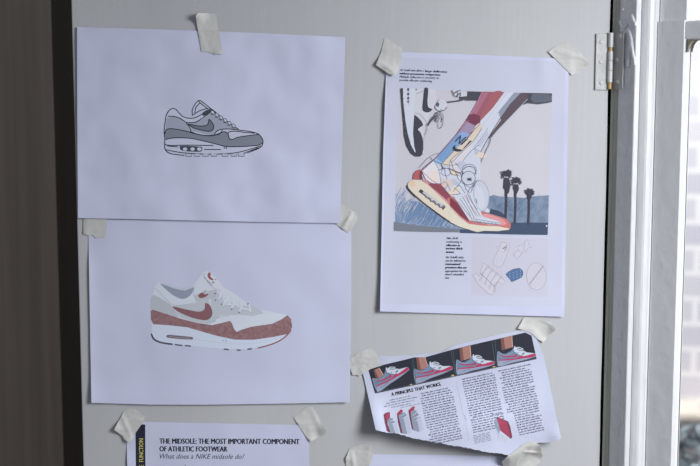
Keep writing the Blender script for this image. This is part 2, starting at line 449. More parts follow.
O5 = [(126, 421.8), (200, 423), (308, 425.3), (309.5, 470), (313, 690), (129, 690), (127.4, 470)]
O6 = [(369, 454.3), (440, 455), (533, 457.3), (535, 640), (371, 640)]
top4 = [(362, 369), (366, 361), (381, 355.6), (391, 356.4), (402, 355.2), (412, 355.8), (421, 354.3), (433, 353.2), (444, 351.4), (450, 347.2), (460, 344), (481.5, 338.6), (500, 334.2), (517.6, 330.7), (528, 330)]
rest4 = [(532.5, 331), (536, 337), (544, 357), (550, 386), (555.5, 412), (560.8, 437), (559.5, 441.3), (555.5, 440)]
bot4 = [(551, 442.2), (535, 443), (525, 446), (515, 452.5), (509, 455.8), (500, 453.5), (488, 452.8), (470, 448.3), (452, 445.6), (434, 442), (415, 438.6), (397, 433.6), (386, 432.3), (375.7, 430)]
tmp = []
for i in range(len(bot4)-1):
    a = Vector(bot4[i]); b = Vector(bot4[i+1]); n = max(1, int((b-a).length/2.0))
    for k in range(n):
        q = a.lerp(b, k/n)
        if i > 3: q += Vector((0, random.uniform(-.5, .5)))
        tmp.append((q.x, q.y))
tmp.append(bot4[-1]); O4 = top4+rest4+tmp
def gridded(f):
    """same relief, read off a fixed lattice so that printing lies exactly on its sheet"""
    memo = {}
    def at_(i, j):
        if (i, j) not in memo: memo[(i, j)] = f(i*GRID, j*GRID)
        return memo[(i, j)]
    def g(x, y):
        u, v = x/GRID, y/GRID; i, j = math.floor(u), math.floor(v); u -= i; v -= j
        if u+v <= 1: return at_(i, j)*(1-u-v)+at_(i+1, j)*u+at_(i, j+1)*v
        return at_(i+1, j+1)*(u+v-1)+at_(i, j+1)*(1-u)+at_(i+1, j)*(1-v)
    return g
off1, off2, off3, off4, off5, off6 = [gridded(f) for f in (off1, off2, off3, off4, off5, off6)]
s2 = sheet('paper_sheet', O2, off2, M_paper_flat)
tag(s2, 'white paper sheet with a colour photo of a white and rust brown trainer', 'paper sheet')
s1 = sheet('paper_sheet', O1, off1, M_paper)
tag(s1, 'white paper sheet with a grey and black line drawing of a trainer', 'paper sheet')
s3 = sheet('paper_sheet', O3, off3, M_paper_flat)
tag(s3, 'printed page with a large picture of an illustrated foot in a shoe and palm trees', 'paper sheet')
s4 = sheet('magazine_clipping', O4, off4, M_news)
tag(s4, 'torn tilted magazine clipping with a strip of four shoe photos above columns of text', 'magazine clipping')
s5 = sheet('paper_sheet', O5, off5, M_paper_flat)
tag(s5, 'printed sheet with bold midsole heading and black side bar at the bottom left', 'paper sheet')
s6 = sheet('paper_sheet', O6, off6, M_paper_flat)
tag(s6, 'blank top of a sheet at the bottom edge, below the torn magazine clipping', 'paper sheet')
# ------------------------------------------------------------------ printing: line drawing
K = (32, 34, 44)
a = Art(off1, (150, 85), 5.354)
sil = [(80, 285), (76, 245), (85, 172), (96, 145), (112, 129), (135, 128), (156, 150), (178, 170), (208, 178), (228, 165), (226, 135), (240, 105), (261, 83), (282, 92), (330, 130), (350, 150), (385, 175), (425, 205), (460, 230), (490, 243), (540, 250), (580, 262), (600, 285), (605, 308), (594, 332), (560, 346), (500, 366), (420, 380), (300, 382), (190, 377), (110, 367), (80, 346), (80, 318)]
a.fill(sil, (199, 202, 223))
a.fill([(82, 240), (88, 180), (120, 168), (160, 178), (200, 215), (217, 250), (170, 245), (110, 233)], (164, 168, 186))
a.fill([(205, 205), (270, 190), (310, 165), (335, 140), (380, 178), (425, 207), (470, 236), (430, 236), (385, 236), (345, 268), (290, 262), (220, 245), (215, 225)], (164, 168, 186))
GM = (132, 136, 150)
a.fill([(80, 262), (86, 240), (115, 234), (180, 244), (260, 265), (330, 272), (372, 258), (400, 250), (418, 262), (424, 284), (440, 292), (470, 280), (520, 272), (580, 262), (600, 283), (603, 310), (580, 322), (500, 329), (410, 329), (330, 310), (220, 286), (150, 283), (84, 292)], GM)
a.fill([(195, 207), (260, 219), (302, 216), (313, 200), (316, 184), (332, 200), (341, 220), (336, 240), (318, 248), (288, 244), (235, 230)], (118, 122, 138), True)
a.fill([(345, 268), (368, 245), (386, 237), (386, 250), (370, 262)], (200, 203, 222))
a.fill([(386, 240), (430, 234), (470, 240), (560, 255), (575, 264), (500, 272), (450, 282), (432, 288), (420, 268), (405, 248)], (196, 200, 220))
LW = .88
for pts in ([(80, 285), (76, 245), (85, 172), (96, 145), (112, 129), (135, 128), (156, 150), (178, 170), (208, 178), (240, 175), (275, 158), (300, 140)],
            [(228, 165), (226, 135), (240, 105), (261, 83), (282, 92), (330, 130), (350, 150)], [(240, 150), (246, 120), (268, 95)],
            [(261, 83), (268, 95), (310, 128)], [(232, 160), (262, 140), (300, 128), (325, 130)],
            [(95, 168), (125, 168), (160, 178), (197, 206), (216, 238), (217, 252)], [(190, 200), (240, 200), (280, 178), (320, 150)],
            [(80, 262), (86, 241), (115, 234), (180, 244), (260, 265), (330, 272), (372, 258), (400, 250), (418, 262), (424, 284), (440, 292), (470, 280), (520, 272), (580, 264)],
            [(150, 283), (220, 286), (330, 310), (410, 329), (500, 329), (580, 322), (603, 308)], [(84, 292), (115, 284), (150, 283)],
            [(490, 243), (540, 250), (580, 262), (600, 285), (605, 308), (594, 332), (560, 346), (500, 366)],
            [(195, 207), (260, 219), (302, 216), (313, 200), (316, 184), (332, 200), (341, 220), (336, 240), (318, 248), (288, 244), (235, 230), (195, 207)],
            [(345, 268), (352, 252), (372, 240), (395, 236), (430, 236), (490, 243)], [(420, 268), (420, 254), (450, 247), (510, 254), (560, 258)],
            [(345, 268), (372, 262), (388, 240)], [(217, 248), (250, 262), (300, 270), (345, 268)],
            [(80, 285), (79, 318), (82, 346), (110, 367), (185, 377)], [(80, 318), (110, 324), (200, 322), (340, 324)], [(84, 346), (110, 352), (188, 364), (320, 370), (430, 366), (500, 354), (594, 326)],
            [(92, 326), (150, 332)], [(290, 345), (380, 346)], [(395, 330), (402, 340)], [(410, 330), (408, 342)],
            [(300, 140), (335, 132)], [(335, 132), (385, 175), (425, 205), (475, 238)]):
    a.line(pts, LW, K)
a.fill([(160, 335), (172, 326), (268, 330), (280, 342), (276, 354), (255, 358), (175, 352)], (70, 73, 88), True)
for cx in (188, 228, 264): a.ell((cx, 343), 12, 9, (200, 204, 222))
for x in (190, 235, 280, 325, 385, 432, 472): a.fill([(x, 368), (x+34, 368), (x+34, 380), (x+3, 380)], (188, 192, 212)); a.line([(x, 366), (x+2, 382), (x+32, 382), (x+34, 368)], .5, K, False)
a.line([(515, 360), (580, 335)], .5, K); a.line([(520, 366), (585, 340)], .5, K)
a.fill([(280, 152), (296, 138), (318, 132), (326, 146), (302, 160), (286, 166)], (70, 72, 86), True)
for i in range(6):
    t = i/5; cx = 336+t*112; cy = 146+t*72
    a.ell((cx, cy), 11, 8, (196, 200, 219), .9, (.5, ink(K))); a.line([(cx-12, cy+10), (cx+4, cy+14)], .5, K)
a.build('printed_drawing', s1)
# ------------------------------------------------------------------ printing: colour photo of a trainer
suede = mottled('printed_suede', (138, 104, 108), (158, 124, 127), 260, .6, bump=0)
a = Art(off2, (140, 260), 4.236)
HW = (212, 218, 230)
a.fill([(50, 300), (46, 235), (50, 160), (58, 118), (76, 97), (100, 98), (140, 118), (180, 125), (225, 110), (243, 86), (265, 52), (290, 46), (325, 75), (350, 112), (400, 142), (450, 180), (500, 208), (560, 220), (620, 232), (643, 265), (645, 290), (622, 325), (560, 352), (450, 378), (350, 376), (200, 362), (80, 348), (50, 320)], HW)
a.fill([(86, 100), (112, 108), (150, 122), (190, 128), (226, 116), (216, 146), (185, 165), (150, 155), (118, 132)], (150, 158, 176), True)
a.fill([(100, 104), (150, 122), (190, 130), (222, 118), (226, 112), (185, 118), (140, 112), (104, 98)], (196, 202, 216))
a.fill([(46, 160), (58, 148), (82, 158), (132, 190), (160, 232), (165, 245), (110, 228), (60, 214), (45, 215)], (188, 192, 200))
a.fill([(140, 196), (230, 184), (290, 168), (300, 200), (322, 262), (285, 272), (230, 262), (170, 243)], (192, 197, 206))
a.fill([(300, 268), (340, 236), (420, 232), (480, 238), (524, 226), (512, 212), (470, 192), (430, 196), (360, 190), (345, 150), (318, 130), (300, 150), (300, 200)], (193, 199, 208))
a.fill([(400, 302), (418, 272), (458, 246), (522, 228), (600, 230), (618, 240), (560, 268), (480, 282), (420, 300)], (214, 220, 232), True)
a.fill([(226, 150), (300, 128), (330, 122), (320, 160), (240, 180)], (190, 194, 202))
a.fill([(45, 218), (52, 211), (62, 213), (110, 228), (170, 248), (240, 266), (305, 276), (350, 266), (380, 258), (390, 268), (398, 292), (410, 305), (428, 296), (470, 283), (560, 270), (598, 252), (624, 234), (640, 250), (645, 285), (628, 313), (560, 327), (480, 338), (400, 337), (320, 320), (200, 285), (120, 276), (56, 272), (46, 250)], suede)
a.fill([(138, 197), (190, 208), (240, 218), (262, 216), (274, 205), (276, 183), (292, 188), (304, 208), (306, 232), (294, 249), (272, 255), (222, 245), (162, 219)], (140, 98, 104), True)
a.fill([(48, 272), (120, 276), (200, 285), (320, 320), (400, 337), (480, 338), (560, 328), (624, 315), (602, 340), (540, 361), (450, 379), (350, 377), (200, 362), (80, 347), (50, 318)], (210, 218, 236))
a.line([(200, 330), (320, 348), (420, 356), (520, 346), (600, 325)], .35, (188, 196, 216))
a.line([(48, 312), (60, 336), (92, 350), (138, 357)], 1.6, (74, 76, 90))
for p_ in ([(148, 358), (180, 362)], [(190, 362), (215, 365)], [(355, 377), (376, 380)], [(410, 381), (426, 382)], [(455, 378), (474, 376)]): a.line(p_, 1.3, (78, 80, 94), False)
a.line([(500, 373), (545, 361), (590, 343), (625, 316), (640, 295)], 1.3, (150, 100, 106))
a.fill([(112, 322), (120, 317), (160, 320), (218, 326), (224, 331), (218, 337), (160, 334), (118, 329)], (122, 108, 116), True)
a.line([(124, 324), (160, 328), (214, 332)], .7, (160, 152, 160))
a.fill([(248, 148), (262, 138), (276, 146), (290, 142), (284, 152), (268, 160), (252, 160)], (142, 92, 98), True); a.line([(262, 146), (280, 128)], .7, (142, 92, 98))
a.fill([(286, 64), (290, 76), (300, 84), (312, 84), (306, 78), (298, 70), (300, 60), (294, 56)], (158, 92, 98), True); a.line([(306, 92), (314, 97)], 1.2, (158, 92, 98), False); a.line([(318, 84), (324, 80)], .8, (158, 92, 98), False)
a.line([(272, 74), (290, 92), (306, 108)], .5, (90, 90, 104)); a.line([(288, 58), (298, 54)], 1.2, (158, 92, 98), False)
for (p_, q_) in (((325, 122), (350, 150)), ((345, 140), (335, 165)), ((340, 150), (372, 165)), ((375, 160), (352, 192)), ((365, 172), (402, 182)), ((405, 178), (385, 208)), ((395, 188), (432, 198)), ((435, 190), (420, 222)), ((430, 204), (465, 212)), ((462, 186), (470, 220)), ((378, 150), (384, 182)), ((412, 168), (420, 200))):
    a.line([p_, q_], 1.9, (216, 221, 232), False)
    a.line([(p_[0]+5, p_[1]+4), (q_[0]+5, q_[1]+4)], .3, (172, 178, 192), False)
for c_ in ((320, 170), (345, 187), (388, 208), (420, 222), (318, 142), (457, 186)): a.ell(c_, 3.6, 3, (104, 106, 120))
a.ell((352, 341), 2.5, 2.5, (120, 124, 170)); a.ell((364, 343), 2.5, 2.5, (120, 124, 170))
for pts in ([(58, 120), (78, 130), (110, 165), (150, 192), (240, 180)], [(300, 268), (330, 245), (380, 236)], [(230, 110), (226, 150)], [(265, 55), (300, 110), (340, 128)]): a.line(pts, .35, (172, 178, 194))
a.build('printed_photo', s2)
# ------------------------------------------------------------------ printing: illustrated page
a = Art(off3)
a.fill([(388.5, 57.5), (470, 59.5), (565.4, 61.5), (563, 180), (561, 306.8), (500, 306), (430, 304.5), (383, 303), (385.5, 150)], (196, 199, 217))
a.build('printed_page_ground', s3)
a = Art(off3); a.layer = 4
a.fill([(399.4, 88.3), (478, 90.6), (552, 92.7), (550, 160), (547.6, 234.7), (470, 232.6), (394, 230.6), (396.5, 160)], (200, 197, 206))
# ground and sea
hatch = mottled('printed_blue_hatch', (106, 130, 164), (152, 168, 194), 90, .6, (3, 1, 1), lo=.3, hi=.7)
a.at((385, 170), 7.17)
a.fill([(72, 380), (74, 300), (110, 262), (170, 215), (240, 230), (400, 322), (540, 404), (640, 432), (640, 445), (400, 425), (200, 400)], hatch)
a.fill([(110, 300), (180, 225), (240, 225), (330, 290), (420, 345), (520, 404), (330, 396), (150, 376)], (112, 136, 170))
rr = random.Random(4)
HB = [(176, 190, 216), (160, 178, 210), (92, 122, 168), (196, 202, 220), (120, 148, 190), (200, 202, 214)]
for i in range(120):
    x = rr.uniform(95, 560); t = max(0, (x-160))*.66+118
    y1_ = t+max(6, (372-t))*rr.random()**1.4; ln = rr.uniform(30, 90)
    if y1_ > 372+(x-75)*.09-8: continue
    q = [(x, y1_), (max(76, x-ln*.5), min(y1_+ln, 374+(x-75)*.07))]
    a.line(q, rr.uniform(.16, .42), rr.choice(HB), False)
for i in range(46):
    x = rr.uniform(84, 250); y1_ = rr.uniform(185, 262)+(abs(x-170))*.3; a.line([(x, y1_), (max(76, x-26), min(y1_+48, 372))], rr.uniform(.3, .7), rr.choice([(150, 168, 198), (176, 186, 206), (130, 152, 186), (198, 198, 208), (186, 192, 208)]), False)
for i in range(26):
    x = rr.uniform(80, 160); y1_ = rr.uniform(120, 300)+(160-x)*.3; a.line([(x, y1_), (max(76, x-40), y1_+rr.uniform(40, 60)*(x-76)/60)], rr.uniform(.2, .5), rr.choice([(150, 172, 206), (170, 186, 212), (128, 156, 198)]), False)
a.fill([(66, 372), (200, 394), (400, 412), (640, 432), (640, 448), (300, 444), (65, 437)], (122, 126, 138))
a.at((460, 120), 3.88)
sea = mottled('printed_sea', (100, 118, 144), (136, 150, 172), 120, .6, lo=.3, hi=.7)
a.fill([(108, 300), (130, 290), (150, 296), (250, 302), (285, 296), (345, 292), (342, 405), (210, 404), (150, 372), (108, 340)], sea)
a.fill([(200, 398), (342, 398), (340, 446), (200, 444), (60, 440), (0, 438), (0, 424), (150, 432), (195, 420)], (66, 80, 104))
for i in range(60):
    x = rr.uniform(120, 335); y = rr.uniform(305, 380); a.line([(x, y), (min(x+rr.uniform(6, 26), 340), y-rr.uniform(8, 30))], .22, rr.choice([(140, 160, 188), (80, 104, 136), (150, 166, 190), (64, 84, 112)]), False)
a.fill([(115, 360), (120, 345), (150, 352), (165, 360), (178, 375), (180, 395), (150, 385)], (64, 76, 98))
TD = (62, 64, 76)
for (tx, ty, by, w) in ((178, 225, 386, 2.6), (214, 250, 402, 2.4), (266, 285, 406, 2.5)): a.line([(tx, ty), (tx+1, (ty+by)/2), (tx-2, by)], w, TD)
def palm(cx, cy, R_, n=13):
    for k in range(n):
        an = -2.15+4.3*k/(n-1)+rr.uniform(-.12, .12); r = R_*rr.uniform(.7, 1.12)
        ex = cx+r*math.sin(an); ey = cy-r*.8*math.cos(an)
        a.line([(cx, cy), ((cx+ex)/2, (cy+ey)/2-r*.14), (ex, ey+r*.12)], 1.15, TD, taper=True)
        for t in (.5, .75): a.line([(cx+(ex-cx)*t, cy+(ey-cy)*t-2), (cx+(ex-cx)*t+rr.uniform(-4, 4), cy+(ey-cy)*t+r*.3)], .55, TD, False)
    a.ell((cx, cy+2), 7, 6, TD)
palm(180, 212, 30); palm(218, 238, 27); palm(270, 280, 24)
a.fill([(172, 222), (190, 226), (197, 250), (190, 282), (181, 290), (176, 272), (168, 262)], TD); a.fill([(210, 248), (226, 250), (229, 268), (220, 288), (212, 278), (206, 264)], TD); a.fill([(263, 286), (276, 288), (279, 300), (268, 314), (260, 303)], TD)
a.ell((336, 411), 3, 3, (220, 222, 232))
# legs at the top
a.at((460, 55), 6.364)
DK = (72, 73, 84)
a.fill([(-4, 232), (0, 285), (50, 290), (112, 290), (146, 234), (50, 231)], DK)
a.fill([(-14, 231), (45, 232), (44, 262), (-14, 268)], (200, 200, 212))
a.fill([(378, 240), (585, 244), (585, 298), (560, 305), (500, 313), (430, 306), (400, 318), (340, 300)], DK)
a.fill([(460, 246), (560, 248), (584, 262), (584, 292), (540, 300), (470, 304), (450, 280)], (98, 102, 116))
a.fill([(140, 233), (285, 236), (240, 320), (150, 440), (95, 500), (-20, 500), (30, 430), (95, 330)], (156, 92, 108))
a.fill([(150, 240), (180, 240), (120, 350), (60, 440), (35, 440), (95, 330)], (170, 112, 130))
a.fill([(210, 240), (272, 240), (215, 330), (150, 405), (110, 440), (150, 350)], (162, 96, 104), True)
a.line([(142, 233), (95, 330), (20, 450), (-30, 530)], .9, (190, 124, 156))
a.fill([(283, 236), (346, 239), (262, 340), (150, 500), (60, 500), (110, 440), (210, 335)], (204, 208, 222))
a.fill([(346, 239), (390, 240), (330, 320), (230, 440), (190, 500), (150, 500), (262, 340)], (146, 150, 168))
a.fill([(388, 240), (436, 246), (425, 285), (330, 385), (250, 470), (190, 530), (150, 530), (250, 410), (320, 310)], (92, 80, 88))
a.line([(430, 280), (330, 385), (230, 490), (180, 560)], .5, (180, 184, 200))
a.line([(345, 240), (200, 420), (130, 520)], .35, (120, 122, 150)); a.line([(300, 240), (180, 400), (90, 520)], .3, (210, 170, 160))
a.fill([(35, 440), (100, 465), (80, 500), (-20, 500), (0, 480)], (112, 66, 84))
# ankle
a.wk = 1.5; a.at((385, 120), 7.767)
a.fill([(628, 8), (700, 40), (740, 20), (740, -30), (690, -50), (655, -40)], (118, 62, 82))
a.fill([(632, 10), (700, 46), (690, 78), (640, 120), (600, 110), (565, 105)], (160, 142, 170))
a.fill([(565, 102), (600, 96), (655, 118), (600, 170), (540, 226), (470, 310), (412, 348), (376, 318), (470, 220)], (122, 156, 198))
a.fill([(376, 318), (400, 296), (440, 330), (412, 348)], (150, 184, 220)); a.fill([(600, 92), (640, 100), (655, 118), (620, 140), (575, 130), (572, 105)], (140, 166, 212))
a.fill([(740, 20), (760, 60), (700, 150), (610, 232), (520, 335), (455, 375), (438, 345), (500, 280), (560, 215), (640, 150), (700, 60)], (214, 202, 186))
a.fill([(760, 60), (800, 20), (880, -60), (900, 0), (800, 140), (742, 250), (740, 466), (480, 466), (455, 375), (520, 335), (610, 232), (700, 150)], (204, 206, 220))
a.fill([(505, 340), (530, 300), (600, 250), (690, 170), (640, 260), (590, 340), (590, 400), (540, 425), (500, 400)], (214, 208, 214))
a.fill([(500, 390), (560, 400), (585, 410), (570, 425), (520, 430)], (220, 204, 184), True)
a.line([(650, 0), (600, 62), (560, 110), (460, 225), (378, 312), (292, 380)], .5, (158, 116, 150))
a.line([(352, 290), (400, 345), (440, 372), (500, 375), (560, 408), (600, 400), (620, 380), (660, 360)], .32, (70, 74, 92))
a.line([(500, 340), (520, 300), (600, 232), (660, 160)], .3, (90, 92, 120)); a.line([(590, 395), (600, 330), (660, 250), (730, 190), (800, 90)], .3, (90, 92, 118))
a.line([(500, 345), (505, 400), (540, 428), (590, 405)], .3, (120, 100, 110)); a.line([(265, 372), (330, 300), (405, 258), (420, 275)], .25, (120, 124, 140))
BK = (58, 60, 76)
for q in ([(545, 168), (588, 120)], [(588, 120), (575, 185)], [(575, 185), (628, 132)], [(592, 192), (640, 145)], [(615, 215), (672, 160)]): a.line(q, 1.15, BK, False)
a.fill([(548, 192), (528, 208), (524, 226), (538, 240), (570, 246), (606, 234), (575, 226), (552, 220), (545, 208)], BK, True)
for i in range(3): a.ell((740+i*13, 175-i*18), 5, 5, (70, 74, 96))
for i in range(2): a.ell((728+i*13, 195-i*18), 4, 4, (70, 74, 96))
a.line([(690, 220), (730, 240), (790, 270)], .35, (84, 88, 112)); a.fill([(690, 222), (728, 238), (790, 266), (770, 300), (700, 270)], (184, 188, 206))
a.fill([(735, 245), (800, 275), (760, 300), (700, 280)], (220, 206, 192))
a.line([(800, 130), (820, 160), (775, 260), (745, 330)], .35, (80, 84, 104))
a.line([(640, 140), (700, 72), (738, 30)], .4, (150, 120, 110)); a.line([(520, 330), (610, 236), (690, 160), (752, 62)], .35, (120, 110, 124))
a.line([(742, 250), (790, 160), (850, 60), (900, -20)], .5, (84, 86, 104)); a.line([(690, 214), (740, 150), (800, 60)], .3, (140, 144, 166)); a.fill([(720, 180), (760, 130), (800, 80), (806, 110), (770, 170), (738, 212)], (186, 190, 208))
# heel, boot, midsole
a.at((400, 160), 7.767)
a.fill([(170, 85), (225, 38), (262, 5), (320, 60), (420, 120), (500, 160), (600, 230), (640, 330), (700, 400), (600, 460), (466, 400), (380, 300), (315, 190), (250, 180), (205, 160)], (204, 208, 222))
a.fill([(172, 88), (215, 45), (258, 12), (298, 75), (316, 182), (250, 180), (204, 158)], (222, 218, 224))
a.fill([(230, 90), (280, 80), (305, 150), (280, 175), (240, 140)], (228, 214, 208), True)
a.fill([(100, 140), (106, 105), (130, 80), (158, 72), (152, 152), (100, 148)], (180, 98, 100))
a.fill([(158, 76), (174, 86), (170, 120), (180, 152), (152, 152), (148, 120)], (118, 62, 80))
a.fill([(60, 182), (75, 165), (100, 154), (165, 156), (240, 210), (350, 300), (466, 425), (560, 500), (680, 545), (600, 560), (466, 520), (360, 466), (230, 368), (100, 255), (62, 212)], (222, 211, 194))
a.fill([(60, 182), (75, 165), (110, 156), (125, 200), (90, 215)], (224, 196, 172))
a.fill([(170, 152), (215, 156), (260, 205), (360, 290), (466, 400), (560, 490), (540, 495), (440, 410), (340, 310), (240, 215)], (206, 150, 158))
a.fill([(215, 182), (318, 186), (380, 262), (466, 352), (600, 480), (540, 480), (440, 382), (340, 290), (250, 215)], (146, 76, 90))
a.line([(172, 90), (205, 118), (250, 160), (320, 200)], .35, (196, 90, 104)); a.line([(205, 160), (250, 182), (318, 184)], .35, (96, 84, 108))
a.line([(262, 5), (300, 75), (318, 182)], .3, (110, 120, 150)); a.line([(170, 80), (210, 40), (258, 0)], .35, (130, 100, 120))
a.line([(56, 196), (62, 220), (88, 252), (125, 286)], 1.5, (66, 66, 82)); a.line([(100, 262), (170, 322), (260, 390), (340, 448), (400, 486), (470, 515)], .9, (66, 66, 82))
a.line([(150, 236), (200, 270), (250, 306), (345, 366)], 3.4, (128, 126, 134)); a.line([(180, 250), (250, 298), (335, 352)], 1.3, (206, 206, 214)); a.line([(160, 252), (200, 284), (250, 322), (340, 382)], .5, (84, 84, 96))
a.ell((165, 244), 15, 13, (62, 62, 74)); a.line([(330, 385), (350, 362)], 1.3, (62, 62, 74), False)
for c_ in ((205, 288), (240, 318), (278, 342), (310, 364)): a.ell(c_, 9, 7, (90, 90, 102)); a.ell((c_[0]+8, c_[1]-8), 7, 6, (212, 208, 208))
for pts in ([(368, 262), (420, 215), (466, 195)], [(380, 265), (430, 270), (466, 262)], [(345, 60), (352, 110), (370, 160)], [(400, 290), (440, 330), (470, 350)], [(300, 80), (345, 62), (390, 75)], [(385, 70), (400, 110), (460, 120)]): a.line(pts, .35, (74, 78, 100))
a.fill([(320, 150), (370, 150), (440, 145), (430, 180), (380, 210), (330, 205)], (212, 196, 192), True); a.fill([(380, 240), (430, 200), (466, 240), (440, 262), (385, 266)], (224, 208, 196), True)
for pts in ([(262, 5), (330, 30), (400, 40), (466, 30)], [(300, 76), (380, 66), (452, 96), (520, 110)], [(316, 100), (340, 60), (372, 50), (392, 90), (380, 118), (345, 122), (316, 100)], [(395, 0), (412, 60), (440, 110), (452, 150)],
            [(430, 20), (470, 70), (500, 140)], [(318, 184), (352, 170), (372, 196), (392, 240)], [(360, 262), (350, 230), (372, 196)], [(452, 146), (500, 190), (560, 220)], [(466, 196), (500, 250), (545, 330)], [(420, 214), (470, 262), (520, 350), (560, 420)], [(400, 290), (452, 352), (540, 440)]):
    a.line(pts, .3, (88, 92, 114))
a.fill([(452, 20), (490, 8), (520, 40), (500, 90), (462, 70)], (186, 192, 212), True); a.fill([(330, 36), (372, 50), (380, 64), (340, 60)], (188, 196, 216), True); a.fill([(404, 150), (440, 158), (458, 190), (420, 190)], (184, 190, 210), True)
# forefoot
a.at((450, 160), 6.215)
a.fill([(0, 280), (60, 345), (130, 398), (200, 408), (300, 402), (376, 415), (366, 434), (280, 442), (150, 438), (60, 415), (0, 385)], (222, 213, 196))
a.fill([(-20, 240), (20, 225), (70, 290), (120, 345), (200, 320), (290, 345), (355, 368), (380, 396), (374, 428), (300, 412), (205, 408), (120, 398), (60, 350), (0, 285)], (196, 118, 118))
a.fill([(0, 232), (40, 262), (110, 335), (118, 385), (60, 345), (0, 285)], (128, 62, 78))
a.fill([(215, 335), (290, 352), (340, 378), (345, 402), (290, 405), (220, 398), (170, 380)], (216, 150, 152), True)
a.fill([(20, 222), (100, 205), (150, 230), (178, 300), (205, 352), (300, 380), (318, 392), (300, 402), (240, 400), (160, 388), (118, 372), (60, 282)], (204, 208, 220))
a.ell((195, 220), 48, 96, (196, 199, 212), -.12, (.25, ink((150, 154, 172))))
a.ell((185, 235), 30, 74, (204, 206, 218), -.15)
for pts in ([(100, 215), (130, 290), (165, 350)], [(118, 212), (150, 285), (190, 350)], [(60, 240), (110, 310), (135, 370)], [(75, 225), (120, 300), (150, 360)], [(130, 380), (200, 392), (300, 402)], [(150, 365), (230, 380), (310, 392)], [(0, 235), (50, 262), (120, 345)], [(195, 318), (290, 345), (355, 368), (380, 398)], [(140, 160), (110, 215), (170, 310)], [(0, 60), (60, 80), (76, 120), (100, 180)], [(20, 195), (70, 130), (75, 85)], [(95, 180), (130, 200), (150, 130)]): a.line(pts, .32, (96, 100, 124))
for pts in ([(90, 220), (140, 300), (178, 352)], [(120, 345), (150, 372), (230, 400)], [(0, 290), (60, 355), (120, 396)]): a.line(pts, .3, (196, 110, 120))
a.ell((120, 62), 44, 36, (200, 202, 214), 0, (.35, ink((74, 78, 96)))); a.ell((115, 112), 42, 42, (198, 201, 214), 0, (.4, ink((84, 88, 106))))
a.ell((120, 120), 14, 9, (84, 88, 104)); a.line([(105, 112), (136, 130)], .6, (58, 60, 76)); a.line([(106, 128), (134, 110)], .6, (58, 60, 76))
a.line([(80, 60), (110, 40), (150, 50), (162, 90)], .5, (74, 78, 96)); a.line([(150, 130), (205, 140), (240, 200), (235, 280), (210, 320)], .22, (160, 162, 178)); a.line([(160, 240), (168, 270)], .8, (96, 98, 112))
for i in range(7): a.line([(140+i*24, 376+i*3), (152+i*24, 384+i*3), (165+i*24, 380+i*3)], .45, (120, 124, 148))
# monochrome shoe, top left
a.at((395, 85), 6.22)
a.fill([(50, 22), (182, 24), (250, 28), (262, 100), (215, 190), (180, 260), (178, 330), (178, 420), (130, 425), (98, 300), (60, 120)], (206, 205, 214))
a.fill([(48, 22), (125, 22), (118, 185), (110, 280), (118, 380), (132, 428), (112, 405), (86, 340), (66, 230), (52, 110)], (208, 210, 224))
a.fill([(36, 20), (50, 20), (50, 105), (62, 205), (78, 300), (100, 375), (125, 420), (170, 410), (172, 430), (155, 445), (128, 444), (100, 425), (72, 375), (58, 310), (54, 240), (44, 130)], (66, 67, 78))
for q in (45, 80, 120, 165, 210, 255, 300): a.line([(40+q*.07, q), (50+q*.06, q+4)], .5, (120, 120, 132), False)
a.fill([(120, 184), (142, 200), (165, 225), (176, 250), (158, 262), (142, 275), (160, 298), (172, 330), (177, 395), (168, 432), (148, 444), (132, 432), (120, 380), (112, 300), (116, 230)], (66, 67, 78))
for y_ in (28, 56, 82, 104): a.ell((82, y_), 8, 9 if y_ < 100 else 6, (92, 92, 104)); a.ell((83, y_+13), 5, 5, (176, 178, 190))
a.fill([(182, 24), (206, 24), (202, 100), (208, 138), (232, 150), (214, 168), (190, 169), (170, 152), (174, 90)], (66, 67, 78), True)
a.line([(122, 172), (160, 188), (196, 235), (200, 280), (178, 335), (176, 400)], .3, (140, 140, 156))
a.line([(204, 252), (225, 222), (262, 188)], 1.5, (84, 84, 98)); a.line([(262, 190), (250, 210), (262, 232)], .5, (84, 84, 98))
a.ell((285, 235), 16, 34, None, .15, (.4, ink((150, 152, 168)))); a.line([(270, 150), (300, 190), (292, 230)], .4, (120, 122, 140))
a.at((380, 55), 6.96)
a.fill([(390, 340), (420, 310), (460, 325), (470, 360), (440, 385), (405, 385), (385, 365)], (204, 205, 216), True)
a.ell((400, 345), 13, 16, (90, 90, 104)); a.fill([(455, 325), (520, 318), (600, 300), (615, 305), (560, 322), (475, 334)], (84, 84, 98)); a.line([(420, 380), (445, 385), (468, 360)], .7, (84, 84, 98))
a.line([(500, 245), (520, 290)], .8, (84, 84, 98)); a.line([(515, 270), (540, 250)], .6, (84, 84, 98)); a.line([(530, 295), (560, 262), (556, 296)], .8, (96, 96, 110)); a.line([(545, 250), (562, 246)], .7, (96, 96, 110))
a.line([(350, 455), (400, 400), (430, 390)], .8, (96, 96, 110)); a.line([(385, 400), (412, 420), (380, 462)], .5, (96, 96, 110)); a.line([(420, 400), (435, 440), (428, 466)], .5, (150, 152, 168))
a.line([(250, 270), (275, 262), (300, 248)], .4, (150, 152, 168)); a.ell((252, 240), 6, 5, (96, 96, 110))
a.build('printed_picture', s3)
